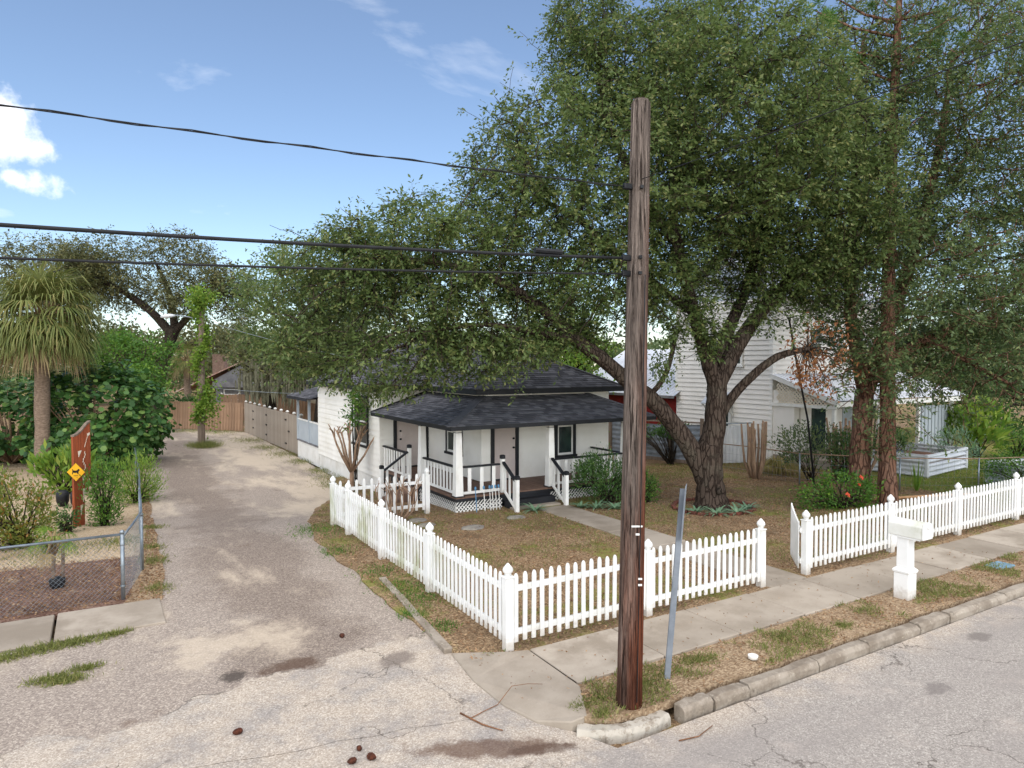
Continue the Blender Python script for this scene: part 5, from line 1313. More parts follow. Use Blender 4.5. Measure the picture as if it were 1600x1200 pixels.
oak_limbs = [
 ([(14.38, 13.2, -.1), (14.38, 13.22, .12), (14.37, 13.24, .4), (14.36, 13.27, .85), (14.33, 13.3, 1.35), (14.36, 13.3, 1.75)], [.56, .47, .39, .35, .37, .35]),
 ([(14.36, 13.3, 1.6), (14.47, 13.24, 2.1), (14.5, 13.21, 2.65), (14.52, 13.2, 3.1), (14.52, 13.2, 3.54)], [.34, .3, .28, .27, .25]),
 ([(14.5, 13.2, 3.3), (15.07, 12.98, 4.46), (15.87, 12.73, 5.53), (16.8, 12.41, 6.53), (17.81, 12.03, 7.54)], [.24, .22, .18, .14, .09]),
 ([(14.52, 13.2, 3.3), (14.21, 13.27, 4.1), (13.76, 13.31, 5.31), (13.33, 13.44, 6.83), (13.15, 13.56, 8.53), (13.5, 13.58, 10.28)], [.22, .2, .17, .14, .11, .07]),
 ([(14.5, 13.25, 3.2), (15.0, 13.35, 4.64), (16.05, 13.44, 6.32), (16.68, 13.53, 8.41), (16.99, 13.58, 10.32)], [.22, .18, .14, .1, .06]),
 ([(14.28, 13.35, .75), (14.05, 13.44, 1.3), (13.63, 13.62, 2.01), (12.84, 13.86, 2.93), (12.16, 14.04, 3.45), (11.37, 14.28, 4.1), (10.67, 14.47, 4.6), (9.85, 14.73, 5.33), (8.71, 15.07, 6.04), (7.2, 15.63, 6.47), (5.67, 16.43, 6.54)], [.28, .27, .25, .22, .21, .19, .17, .14, .11, .08, .04]),
 ([(10.67, 14.47, 4.6), (9.32, 14.23, 4.73), (7.95, 14.36, 4.9), (6.56, 14.96, 4.7)], [.1, .08, .05, .03]),
 ([(14.6, 13.15, 2.5), (14.79, 13.03, 2.91), (15.14, 12.59, 3.58), (15.6, 12.08, 4.15), (16.15, 11.51, 4.36)], [.15, .14, .12, .1, .07]),
 ([(12.5, 13.95, 3.1), (12.75, 13.75, 3.25), (12.99, 13.54, 3.76), (13.1, 13.35, 4.61)], [.08, .075, .07, .05]),
 ([(13.2, 13.5, 7.2), (12.3, 14.2, 9), (11.8, 14.8, 11), (11.9, 15.1, 12.8)], [.11, .09, .07, .03]),
 ([(13.76, 13.31, 5.31), (12.4, 14.3, 6.6), (11.2, 15, 7.8), (10, 15.8, 8.6)], [.12, .1, .07, .04])]
oak_ells = [((11.46, 14.69, 8.2), (3.9, 3.6, 3.2)), ((14.77, 13.28, 9.89), (3.37, 4.2, 3.6)), ((11.6, 15.2, 12.2), (1.4, 2.0, 2.4)), ((14.37, 14.11, 12.6), (1.64, 2.3, 1.64)),
 ((7.55, 16.0, 6.5), (3.0, 2.4, 1.9)), ((5.4, 17.05, 6.0), (1.6, 1.8, 1.7)), ((4.7, 17.3, 4.5), (1.1, 1.5, 1.1)), ((6.2, 15.9, 4.15), (2.1, 1.6, 1.1)), ((8.3, 14.4, 4.35), (1.6, 1.2, .7)),
 ((9.5, 15.2, 5.2), (2.0, 1.6, 1.0)), ((7.3, 15.1, 4.2), (2.0, 1.2, .9)), ((9.3, 14.9, 4.6), (1.8, 1.2, .7)), ((5.3, 17.3, 5.2), (1.7, 1.5, 1.6)), ((5.8, 16.8, 4.2), (1.7, 1.3, 1.0)), ((4.6, 17.5, 5.8), (1.2, 1.2, 1.2)), ((6.9, 17.6, 5.4), (1.8, 1.3, 1.3)), ((13.5, 12.7, 5.1), (.8, .7, .9)), ((16.4, 12.7, 5.9), (1.3, 1.1, .7)), ((15.9, 12.2, 5.3), (1.1, .9, .6)), ((10.9, 15.6, 5.3), (1.5, 1.4, .8)), ((6.6, 16.3, 3.7), (1.2, .9, .6)), ((12.74, 13.1, 5.6), (1.4, 1.3, .9)), ((17.33, 12.32, 8.8), (2.36, 3.0, 3.4)), ((15.96, 13.14, 6.7), (2.1, 2, 1.0))]
oak, _ = big_tree('oak_tree', 'big spreading oak in the front yard with its trunk ringed by bricks', (14.38, 13.2, 0), oak_limbs, oak_ells, 14500, 'bark_oak', 'oak_leaf', per=60, size=.115, sig=.23, kill=.42, step=.32)
# knots and the dead brown spray on the right limb
def spray(e, n, size, width, mat, parent, name, clumps=14, droop=.6, sg=.16):
    C_ = ell_pts(e, clumps, 1.2); i = rng.integers(0, clumps, n); pos = C_[i] + rng.normal(size=(n, 3))*sg*np.array([1, 1, 1.5])
    D_ = rng.normal(size=(n, 3)); D_[:, 2] -= droop; V_, F_ = leaf_quads(pos, D_, size*rng.uniform(.7, 1.2, n), size*width*rng.uniform(.8, 1.2, n)); np_obj(name, V_, F_, mat, parent, kind='stuff'); return C_
C_ = spray(((16.4, 11.35, 4.1), (1.0, .7, 1.0)), 1000, .12, .42, 'dead_leaf', oak, 'dead_leaves', 40, sg=.1)
mb = MB()
for c in C_: mb.tube([(16.1, 11.55, 4.36), tuple((Vector((16.1, 11.55, 4.36)) + Vector(c))/2 + Vector((0, 0, .12))), tuple(c)], [.012, .01, .006], 5)
mk('dead_branches', mb, 'bark_dark', oak, smooth=True)
C_ = spray(((12.9, 13.4, 4.0), (.5, .4, .45)), 420, .11, .45, 'oak_leaf', oak, 'sprouts', 10, sg=.13)
mk('cut_scar', MB().lathe((14.22, 12.81, .55), [(.02, -.12), (.07, -.06), (.08, 0), (.07, .06), (.02, .12)], 10), 'bark_dark', oak, smooth=True)
oak2_limbs = [
 ([(18.75, 11.75, -.1), (18.76, 11.72, .3), (18.8, 11.7, 1.5), (18.95, 11.7, 3.2)], [.4, .3, .27, .25]),
 ([(18.95, 11.7, 3.0), (19.6, 11.4, 5.0), (20.6, 11.2, 7.5), (21.6, 11.1, 10.5), (22.3, 11.2, 13)], [.22, .19, .15, .11, .05]),
 ([(18.95, 11.7, 3.2), (19.0, 12.2, 5.5), (19.8, 12.7, 8.5), (20.2, 12.8, 12), (20.4, 12.8, 14)], [.2, .17, .13, .08, .04]),
 ([(19.2, 11.6, 3.8), (20.5, 10.7, 4.7), (22, 10.0, 5.2), (23.7, 9.8, 6.4), (24.6, 9.8, 8.2)], [.17, .14, .11, .08, .04]),
 ([(18.9, 11.7, 2.8), (18.3, 11.3, 3.6), (17.8, 11.0, 4.0)], [.1, .08, .05]),
 ([(20.5, 10.7, 4.7), (21.2, 10.0, 4.0), (22.2, 9.4, 3.4)], [.08, .06, .04])]
oak2_ells = [((20.5, 10.98, 6.0), (3.4, 3.0, 2.9)), ((22.1, 11.18, 11.4), (3.4, 3.8, 3.9)), ((17.9, 11.0, 3.6), (1.3, 1.3, 1.2)), ((21.6, 9.74, 3.7), (1.8, 2.3, 1.3)), ((20.4, 12.8, 12.8), (2.1, 2.5, 2.6)), ((18.2, 10.4, 2.3), (.9, .7, .9)), ((19.6, 10.4, 7), (1.6, 1.0, 2.6)), ((18.5, 10.5, 4.3), (1.3, .8, 1.3)), ((19.8, 10.5, 10.5), (1.4, .9, 2)), ((24.2, 9.93, 7.6), (2.3, 2.8, 4.2))]
oak2, _ = big_tree('oak_tree', 'dense dark oak at right whose trunk stands beside the pine', (18.75, 11.72, 0), oak2_limbs, oak2_ells, 10500, 'bark_pine', 'oak_leaf2', dens0=.3, per=54, size=.115, sig=.23, kill=.42, step=.32)
# pine
pine = thing('pine_tree', (18.95, 10.95, 0), 'tall straight pine with reddish bark beside the second oak', 'tree')
pp = [(18.85, 10.9, -.1), (18.86, 10.91, .2), (18.94, 11.0, 1.6), (19.0, 11.08, 6.26), (19.33, 11.23, 10.6), (19.63, 11.28, 14.3), (19.85, 11.38, 18.0)]
mk('trunk', MB().tube([Vector(pp[i]).lerp(Vector(pp[i+1]), k/4) for i in range(6) for k in range(4)] + [pp[-1]], [.3, .29, .28, .27] + [.26-.011*k for k in range(21)], 16, .06), 'bark_pine', pine, smooth=True)
mb = MB(); needles = []
pts0 = [(17.7, 12.67, 14.1), (17.95, 12.5, 13.4), (18.2, 12.4, 14.5), (21.3, 10.5, 14.0), (21.0, 10.7, 13.2), (20.3, 11.0, 14.6), (19.3, 11.8, 14.8), (20.2, 10.7, 13.0), (18.6, 12.0, 12.8), (21.9, 10.2, 14.6), (18.2, 10.6, 15.2), (20.8, 12, 15.5), (18.8, 10.4, 16.4), (20.6, 11.2, 17.2), (19.2, 12, 17.0), (19.9, 11.4, 18.4)]
for c in pts0:
    c = Vector(c); z = c.z-.9; tpt = Vector((19.33+(z-10.6)*.08, 11.25, z)); mk('branch', MB().tube([tpt, tpt.lerp(c, .5)-Vector((0, 0, .15)), c], [.05, .035, .015], 6), 'bark_pine', pine, smooth=True)
    for k in range(4):
        q = c + Vector((random.gauss(0, .3), random.gauss(0, .3), random.gauss(0, .22)))
        for j in range(90): needles.append((q, unit(rng.normal(size=(1, 3)))[0] + np.array([0, 0, .25])))
V_, F_ = leaf_quads(np.array([tuple(a) for a, b in needles]), np.array([b for a, b in needles]), np.full(len(needles), .26), np.full(len(needles), .016)); np_obj('needles', V_, F_, 'pine_leaf', pine)

def bush(name, label, loc, ells, n, size, width, mat, cat='shrub', clumps=60, sg=.14, up=.3, stem='bark_dark', group=None, shell=1.8, nst=10, rad=.025):
    t = thing(name, loc, label, cat, group)
    C_ = ell_mix(ells, clumps, shell); k = len(C_); i = rng.integers(0, k, n); pos = C_[i] + rng.normal(size=(n, 3))*sg
    pos[:, 2] = np.maximum(pos[:, 2], npgz(pos[:, 1])+.03)
    cen = np.array(loc) + np.array([0, 0, .3]); D_ = unit(pos-cen)*.7 + rng.normal(size=(n, 3))*.6; D_[:, 2] += up
    V_, F_ = leaf_quads(pos, D_, size*rng.uniform(.65, 1.25, n), size*width*rng.uniform(.8, 1.2, n)); np_obj('foliage', V_, F_, mat, t)
    mb = MB(); b = Vector(loc)
    for c in C_[rng.permutation(k)[:min(k, nst*3)]]:
        c = Vector(c); b2 = b + Vector((random.uniform(-.1, .1), random.uniform(-.1, .1), 0)); mb.tube([b2, b2.lerp(c, .5) + Vector((0, 0, .12)), c], [rad, rad*.7, rad*.3], 5)
    mk('stems', mb, stem, t, smooth=True); return t
def bg_tree(name, label, loc, ells, n, size, mat, clumps=90, sg=.5, rad=.3, bark='bark_dark', width=.5, group=None):
    t = thing(name, loc, label, 'tree', group); C_ = ell_mix(ells, clumps, 1.5); k = len(C_); i = rng.integers(0, k, n); pos = C_[i] + rng.normal(size=(n, 3))*sg*np.array([1, 1, .6])
    D_ = rng.normal(size=(n, 3)); D_[:, 2] += .2; V_, F_ = leaf_quads(pos, D_, size*rng.uniform(.65, 1.25, n), size*width*rng.uniform(.8, 1.2, n)); np_obj('crown', V_, F_, mat, t)
    b = Vector(loc); cz = np.mean(C_, 0); f = Vector((b.x*.7+cz[0]*.3, b.y*.7+cz[1]*.3, b.z+(cz[2]-b.z)*.55)); mb = MB(); mb.tube([b-Vector((0, 0, .2)), b.lerp(f, .5), f], [rad*1.3, rad, rad*.8], 9, .08)
    for c in C_[:26]:
        c = Vector(c); mb.tube([f, f.lerp(c, .5)+Vector((0, 0, .3)), c], [rad*.5, rad*.25, rad*.06], 5)
    mk('trunk', mb, bark, t, smooth=True); return t
GB = 'background trees'
# far live oaks at left with bare twisting limbs
for nm, lb, loc, limbs, ells, na in (
 ('live_oak', 'big sparse live oak with dark twisting limbs beyond the palm at left', (4.1, 67.6, -.45),
  [([(4.1, 67.6, -.6), (4.4, 67.5, 2), (5.2, 67, 5.2), (5.8, 66.7, 7)], [.75, .6, .52, .5]), ([(5.6, 66.8, 6.4), (4, 68, 8.5), (1.5, 69.5, 10.5), (-2, 71, 12.3)], [.4, .32, .22, .1]),
   ([(5.8, 66.7, 7), (5.5, 67.5, 10), (4.5, 69, 13)], [.36, .25, .1]), ([(5.7, 66.7, 6.6), (7.2, 65.5, 8.3), (9, 64, 10), (11, 62.8, 9.6)], [.34, .25, .16, .08]), ([(5.0, 67.1, 4.8), (7, 65.6, 5.6), (9.5, 64, 5.2)], [.26, .18, .08])],
  [((2.0, 70.5, 12.0), (6.5, 5, 3.4)), ((8.2, 63.8, 10.2), (4.6, 3.8, 2.8)), ((5, 68, 13.6), (4.5, 4, 2.0)), ((10.5, 62.8, 7.6), (1.8, 2, 1.6)), ((-1.5, 71, 11), (4, 4, 2.6))], 2600),
 ('live_oak', 'sparse live oak behind the palm crown at the left edge', (-3.0, 75, -.45),
  [([(-1.0, 73, -.6), (-1.4, 73.2, 4), (-2.5, 74, 7.5)], [.6, .5, .45]), ([(-2.5, 74, 7.5), (-4.5, 76, 10.5), (-7, 78, 13)], [.32, .22, .09]), ([(-2.5, 74, 7.5), (-1.4, 74.5, 10.5), (-.5, 75, 13)], [.3, .2, .08])],
  [((-5.5, 77, 12.6), (4.6, 4, 3.4)), ((-1.2, 75, 11), (2.6, 3, 2.8))], 520)):
    big_tree(nm, lb, loc, limbs, ells, na, 'bark_dark', 'far_leaf', per=44, size=.25, width=.5, sig=.5, step=.6, kill=.8, infl=8, thin=.06, sides=10, shell=1.0, group='live oaks beyond the alley', clump=4.5, shoots=0, tl=.8)
bg_tree('leafy_tree', 'dark olive trees massed behind the live oak trunks at left', (2, 88, -.45), [((-2, 88, 5), (8, 4, 4.5)), ((9, 84, 4.5), (6, 4, 4))], 9000, .5, 'far_leaf', 160, .9, .4, group=GB)
bg_tree('leafy_tree', 'olive tree rising behind the rear porch left of the big oak', (10.5, 38.5, -.45), [((10.5, 38.5, 6.6), (4.6, 3, 3.0)), ((13, 38, 8.5), (3.5, 3, 2.6))], 13000, .2, 'oak_leaf', 170, .45, .3, group=GB)
# moss-hung oak
mt = bg_tree('mossy_oak', 'grey-green oak hung with Spanish moss right of the vine-covered pole', (10.5, 50.5, -.45), [((10.3, 49.8, 4.2), (2.7, 2.4, 1.7)), ((8.9, 53.4, 5.5), (1.7, 2, 1.3)), ((12.2, 51, 4.6), (2.2, 2, 1.6))], 5200, .26, 'far_leaf', 110, .42, .35)
mb = MB()
for c in ell_mix([((10.4, 49.4, 3.3), (2.6, 2.2, 1.5))], 150, 1.2):
    for j in range(3):
        x, y, z = c + rng.normal(size=3)*.12; l = random.uniform(.5, 1.5); w = random.uniform(.03, .09)
        mb.quad((x-w, y, z), (x+w, y+.03, z), (x+w*.5+.03, y, z-l*.6), (x-w*.7, y+.02, z-l*.6)); mb.tri((x-w*.7, y+.02, z-l*.6), (x+w*.5+.03, y, z-l*.6), (x+random.uniform(-.05, .05), y, z-l))
mk('spanish_moss', mb, 'moss_grey', mt, kind='stuff')
bg_tree('leafy_tree', 'yellow-green leafy tree behind the sea grape at left', (2.4, 51.5, -.45), [((1.9, 52.5, 4.6), (2.6, 2.4, 1.6)), ((2.5, 49.8, 2.9), (1.3, 2, 1.4))], 5200, .24, 'hedge_leaf', 70, .4, .2, group=GB)
bg_tree('leafy_tree', 'low bright green tree in front of the far grey house', (5.6, 54.5, -.45), [((4.6, 54.8, .7), (1.9, 1.5, .9))], 2000, .22, 'green_leaf', 30, .3, .12, group=GB)
bg_tree('leafy_tree', 'bright green tree above the boat cover left of the cottage', (13.2, 55.5, -.45), [((12.8, 55.3, 3.6), (3.6, 2.6, 2.6)), ((16.5, 53, 5), (4, 3, 3))], 7000, .26, 'bright_leaf', 90, .45, .25, group=GB)
bg_tree('leafy_tree', 'yellow-green tree showing behind the utility pole right of the cottage roof', (21.2, 29, -.45), [((21.6, 29, 6.2), (2.3, 3, 4.6)), ((20.3, 27.6, 3.6), (1.5, 2.2, 2.6)), ((18.6, 27.6, 2.2), (1.5, 1.5, 2.0))], 9000, .2, 'bright_leaf', 120, .38, .25, group=GB)
bg_tree('leafy_tree', 'dense dark green tree at the far right behind the lawn', (41.5, 16.5, 0), [((40.6, 16.8, 3.0), (4.2, 3, 3.2)), ((42, 12.5, 4.2), (4.5, 3, 4.8)), ((40.9, 19.7, 3.2), (2.6, 3, 3.4)), ((39.2, 16.4, .9), (4, 1.2, 1.0))], 15000, .2, 'green_leaf', 230, .4, .3, group=GB)
bg_tree('leafy_tree', 'broad olive tree behind the right-hand house', (41, 27, 0), [((40, 26, 7), (6.5, 4, 5)), ((47, 20, 7), (5, 4, 5))], 12000, .28, 'oak_leaf2', 200, .6, .4, group=GB)
bg_tree('leafy_tree', 'olive tree beyond the cottage roof, mostly hidden by the big oak', (12, 40, -.45), [((11, 40, 7), (5, 4, 4))], 7000, .24, 'oak_leaf', 120, .5, .4, group=GB)
# far tree line closing the horizon
m_far = MB(); pos = []
for k in range(60000):
    a = R(-40 + 110*random.random()); d = 130 + random.random()*40; hgt = 4.5 + 4*vnoise(np.array([a*14.]), np.array([d*.02]), 1., 3)[0]
    pos.append((math.sin(a)*d, math.cos(a)*d, random.random()**.7*(hgt+3) - .5))
pos = np.array(pos); V_, F_ = leaf_quads(pos, rng.normal(size=pos.shape), rng.uniform(.6, 1.3, len(pos)), rng.uniform(.35, .7, len(pos)))
tag(np_obj('distant_trees', V_, F_, 'oak_leaf2', None), 'low belt of distant trees closing the horizon', 'trees', kind='stuff')
# ------------------------------------------------------------------ palms
def fan_palm(name, label, loc, top, nf, pet, leaf, trunk_r, mats, group=None, boots=True):
    t = thing(name, loc, label, 'palm', group); b = Vector(loc); tp = Vector(top)
    pts = [b-Vector((0, 0, .1))] + [b.lerp(tp, k/10) for k in range(11)]
    mk('trunk', MB().tube(pts, [trunk_r*1.25, trunk_r*1.2] + [trunk_r*(1+.04*math.sin(k*2.1)) for k in range(10)], 14, .05), mats[2], t, smooth=True)
    QV = {0: [], 1: []}; stems = MB()
    for i in range(nf):
        az = i*2.39996; el = R(82 - 128*(i/nf)**.85 + random.uniform(-6, 6)); h = Vector((math.cos(az)*math.cos(el), math.sin(az)*math.cos(el), math.sin(el)))
        pl = pet*random.uniform(.8, 1.15); p1 = tp + h*pl*.5 + Vector((0, 0, .03)); p2 = tp + h*pl - Vector((0, 0, .16*pl*math.cos(el)))
        stems.tube([tp - Vector((0, 0, random.uniform(0, .4))), p1, p2], [.03, .022, .015], 5)
        d = (p2-p1).normalized(); s = d.cross(Vector((0, 0, 1)));  s = s.normalized() if s.length > .05 else Vector((1, 0, 0)); nrm = s.cross(d).normalized()
        dead = 1 if el < R(-32) else 0; n = 40
        for j in range(n):
            a = R(-105 + 210*j/(n-1)); ld = (d*math.cos(a) + s*math.sin(a)*.95 + nrm*.12*abs(math.sin(a))).normalized(); ll = leaf*random.uniform(.85, 1.1)*(1-.25*abs(a)/R(105)); w = leaf*(.012 + .007*random.random())
            sd_ = ld.cross(nrm).normalized()*w; q = [p2]
            cur = ld.copy(); pnt = p2.copy()
            for k in range(3):
                cur = (cur + Vector((random.uniform(-.1, .1), random.uniform(-.1, .1), -.12-.5*k*random.uniform(.5, 1.5)))).normalized(); pnt = pnt + cur*ll/3; q.append(pnt)
            ws = (.45, 1., .7, .08)
            for k in range(3): QV[dead].append((q[k]-sd_*ws[k], q[k]+sd_*ws[k], q[k+1]+sd_*ws[k+1], q[k+1]-sd_*ws[k+1]))
    mk('petioles', stems, mats[0] if False else 'thatch', t, smooth=True)
    for k, nm in ((0, 'fronds'), (1, 'dry_fronds')):
        if QV[k]: np_obj(nm, np.array([[tuple(v) for v in q] for q in QV[k]]).reshape(-1, 3), np.arange(4*len(QV[k])).reshape(-1, 4), mats[k], t)
    if boots:
        mb = MB()
        for k in range(40):
            a = random.random()*6.28; z = tp.z - random.uniform(.0, 1.0); c = Vector((tp.x, tp.y, z)) + Vector((math.cos(a), math.sin(a), 0))*trunk_r*.9; mb.tube([c, c + Vector((math.cos(a)*.18, math.sin(a)*.18, .26))], [.05, .02], 5)
        mk('leaf_bases', mb, 'thatch', t, smooth=True)
    return t
fan_palm('cabbage_palm', 'tall cabbage palm with a shaggy fan crown at the left edge', (-1.94, 32.7, -.45), (-1.86, 32.65, 5.75), 78, 1.35, 1.65, .27, ('palm_leaf', 'palm_dry', 'bark_palm'))
fan_palm('cabbage_palm', 'smaller distant cabbage palm behind the vine-covered pole', (6.0, 59.5, -.45), (6.0, 59.5, 4.2), 26, 1.0, 1.1, .25, ('palm_leaf', 'palm_dry', 'bark_palm'))
sapl = fan_palm('palm_sapling', 'young potted palm with two stems behind the chain link fence', (-.74, 14.45, 0), (-.72, 14.45, .85), 8, .25, .34, .03, ('bright_leaf', 'palm_dry', 'bark_palm'), boots=False)
mk('second_stem', MB().tube([(-.6, 14.45, 0), (-.58, 14.45, .8)], .028, 7), 'bark_palm', sapl, smooth=True); mk('pot', MB().lathe((-.68, 14.45, 0), [(.09, 0), (.12, .08), (.13, .17), (.11, .19)], 14), 'black_plastic', sapl, smooth=True)
# ------------------------------------------------------------------ shrubs
def grape(label, loc, ells, n, clumps):
    t = thing('sea_grape', loc, label, 'shrub', 'sea grape shrubs'); C_ = ell_mix(ells, clumps, 2.2); i = rng.integers(0, len(C_), n); pos = C_[i] + rng.normal(size=(n, 3))*.22; pos[:, 2] = np.maximum(pos[:, 2], -.4)
    cen = np.array(loc)+np.array([0, 0, 1.2]); D_ = unit(pos-cen) + rng.normal(size=(n, 3))*.5
    D_ = unit(D_); N_ = unit(unit(pos-cen)*.6 + np.array([0, 0, .6]) + rng.normal(size=(n, 3))*.45); S_ = unit(np.cross(N_, D_)); T_ = np.cross(S_, N_); r_ = rng.uniform(.085, .15, n)[:, None]
    V_ = np.stack([pos + (S_*math.cos(a)+T_*math.sin(a))*r_ + N_*r_*.18*(abs(math.cos(a))) for a in [k*math.pi/3 for k in range(6)]], 1); np_obj('foliage', V_.reshape(-1, 3), np.arange(6*n).reshape(-1, 6), 'grape_leaf', t)
    mb = MB(); b = Vector(loc)
    for c in C_[:40]: mb.tube([b, b.lerp(Vector(c), .5)+Vector((0, 0, .2)), tuple(c)], [.06, .04, .012], 5)
    mk('stems', mb, 'bark_crepe', t, smooth=True)
grape('large round-leaved sea grape bush filling the left side of the alley', (-.2, 34.3, -.45), [((-.11, 34.0, 1.6), (2.9, 2.1, 2.1)), ((1.4, 35.2, 1.5), (1.4, 1.4, 1.8)), ((-.3, 32.8, .6), (2.2, 1.0, 1.0))], 5600, 190)
grape('round-leaved sea grape bush at the left edge behind the palm trunk', (-3.3, 37, -.45), [((-3.3, 37, 1.4), (2.2, 2.0, 2.0))], 2400, 80)
bush('croton', 'yellow-red croton bush at the left edge behind the chain link fence', (-1.5, 18.7, -.13), [((-1.85, 18.7, .7), (.95, .8, .8)), ((-1.35, 18.4, .45), (.45, .5, .5))], 4600, .11, .36, 'croton_leaf', clumps=110, sg=.13)
bush('leafy_shrub', 'upright light green shrub right of the carved panel', (.1, 21.2, -.37), [((.1, 21.2, .5), (.42, .4, .9))], 2200, .1, .34, 'hedge_leaf', clumps=60, sg=.12, up=.7)
bush('leafy_shrub', 'low dark shrub at the foot of the carved panel', (-.75, 20.5, -.3), [((-.8, 20.5, .0), (.3, .3, .25))], 500, .1, .36, 'green_leaf', clumps=26, sg=.1)
bush('leafy_shrub', 'feathery bright green plant at the end of the chain link fence', (1.0, 24.6, -.45), [((1.0, 24.8, .2), (.55, .8, .75))], 2600, .16, .14, 'bright_leaf', clumps=60, sg=.14, up=.8)
bush('leafy_shrub', 'broad-leaved green plant between the palm trunk and the carved panel', (-1.0, 27.5, -.45), [((-1.0, 27.5, .4), (.9, .6, .6))], 700, .34, .3, 'bright_leaf', clumps=24, sg=.16, up=.6)
for k, (x, y, l) in enumerate(((-1.0, 25.2, 'round black pot left of the carved panel, farther from it'), (-.62, 24.9, 'round black pot just left of the carved panel'))):
    tag(mk('black_pot', MB().lathe((x, y, gz(y)), [(.1, 0), (.17, .15), (.18, .3), (.17, .42), (.1, .5)], 16), 'black_plastic', None, (x, y, gz(y)), smooth=True), l, 'pot', 'black garden pots')
bush('porch_shrub', 'leafy dark green shrub in front of the porch railing', (12.2, 15.1, 0), [((12.15, 15.1, .8), (.85, .55, .65)), ((12.9, 14.9, .55), (.5, .5, .5)), ((11.9, 15.0, 1.1), (.4, .3, .3))], 4200, .1, .34, 'green_leaf', clumps=110, sg=.11, up=.4)
hib = bush('hibiscus', 'hibiscus bush with red flowers behind the picket fence at the foot of the pine', (17.4, 11.3, 0), [((17.44, 11.3, .45), (.8, .55, .5)), ((16.6, 11.5, .3), (.5, .4, .3))], 2300, .09, .5, 'hedge_leaf', clumps=70, sg=.11)
for c in ((17.55, 10.95, .72), (17.15, 11.0, .45), (17.75, 11.0, .86)):
    m = MB()
    for k in range(5):
        a = k*1.257; d = Vector((math.cos(a), math.sin(a)*.5, math.sin(a)*.8)); s = Vector((-math.sin(a), .3, math.cos(a))); p = Vector(c); m.quad(p, p+d*.05+s*.04, p+d*.09, p+d*.05-s*.04)
    mk('flower', m, 'flower_red', hib)
bush('hedge', 'clipped green hedge at the right edge behind the picket fence', (24.8, 9.9, 0), [((24.6, 10.2, .6), (1.2, .8, .5)), ((25.8, 9.5, .7), (1.2, .8, .5))], 5200, .075, .5, 'hedge_leaf', clumps=150, sg=.12)
bush('leafy_shrub', 'silvery shrub between the raised bed and the porch of the white house', (28.3, 14.0, 0), [((28.3, 13.9, .7), (.9, .7, .75))], 1800, .11, .25, 'agave_leaf', clumps=60, sg=.14, up=.8)
bush('leafy_shrub', 'small rounded green shrub at the edge of the right lawn', (33, 13.6, 0), [((33, 13.6, .5), (.7, .7, .6))], 1300, .13, .3, 'hedge_leaf', clumps=30, sg=.15)
bush('frangipani', 'large-leaved plant with pale green leaf rosettes beside the white house', (31.7, 14.6, 0), [((31.7, 14.7, 1.3), (1.3, .9, .8))], 420, .62, .28, 'bright_leaf', clumps=16, sg=.16, up=.4)
bush('leafy_shrub', 'leafy oak sprouts in front of the white porch between the pruned stumps', (20.5, 14.5, 0), [((20.4, 14.5, 1.25), (1.2, .7, .7))], 1500, .12, .42, 'oak_leaf2', clumps=50, sg=.13, nst=6, rad=.015)
bush('leafy_shrub', 'dark leafy shrub growing against the pruned stems left of the pine', (21.2, 13.6, 0), [((21.4, 13.7, .9), (.6, .5, .9))], 1500, .11, .42, 'green_leaf', clumps=44, sg=.12, nst=5)
bush('leafy_shrub', 'leafy vine climbing over the corrugated fence left of the oak', (20.8, 21.4, -.4), [((20.75, 21.6, 1.1), (.9, .3, .25)), ((20.7, 23, .9), (.5, .3, .3))], 1100, .13, .5, 'green_leaf', clumps=40, sg=.13)
bush('leafy_shrub', 'dry orange-brown shrub at the right end of the porch', (16.2, 21.5, -.3), [((16.2, 21.5, .7), (.8, .7, .9))], 1800, .12, .4, 'croton_leaf', clumps=40, sg=.15)
bush('leafy_shrub', 'small green shrub right of the utility pole beside the path', (13.3, 14.7, 0), [((13.3, 14.7, .35), (.35, .3, .4))], 800, .09, .34, 'hedge_leaf', clumps=22, sg=.1)
for x, y, l in ((26.3, 15.0, 'blue-grey pot with a dark leafy plant left of the porch curtain'), (25.1, 15.1, 'blue-grey pot with a plant half hidden behind the pine trunk')):
    t = bush('potted_plant', l, (x, y, 0), [((x, y, .95), (.45, .4, .35))], 500, .16, .35, 'green_leaf', clumps=16, sg=.12, cat='pot plant', group='potted plants by the white house')
    mk('pot', MB().lathe((x, y, 0), [(.2, 0), (.3, .3), (.33, .6), (.27, .62)], 16), 'pot_blue', t, smooth=True)
# vine on the old pole and hanging vine on the cottage wall
C_ = np.array([(4.6+.012*z + math.cos(z*2.2)*.18, 39.25 + math.sin(z*2.2)*.18, z-.45) for z in np.linspace(1.4, 7.7, 46)]); n = 2600; i = rng.integers(0, 46, n); pos = C_[i] + rng.normal(size=(n, 3))*np.array([.16, .16, .12])
n2 = 800; pos = np.concatenate([pos, np.array([4.62, 39.2, 7.35]) + rng.normal(size=(n2, 3))*np.array([.34, .34, .3]), np.array([4.95, 39, 1.8]) + rng.normal(size=(500, 3))*np.array([.3, .25, .55])])
V_, F_ = leaf_quads(pos, rng.normal(size=pos.shape), rng.uniform(.13, .24, len(pos)), rng.uniform(.07, .14, len(pos))); vv = np_obj('climbing_vine', V_, F_, 'bright_leaf', None); tag(vv, 'bright green vine climbing the old pole at the alley bend', 'vine')
hv = bush('leafy_shrub', 'leafy branch hanging in front of the cottage side window', (7.5, 22.9, -.45), [((7.55, 22.9, 2.3), (.35, .3, .75))], 620, .15, .34, 'hedge_leaf', clumps=26, sg=.1, up=-.8, nst=4, rad=.014)
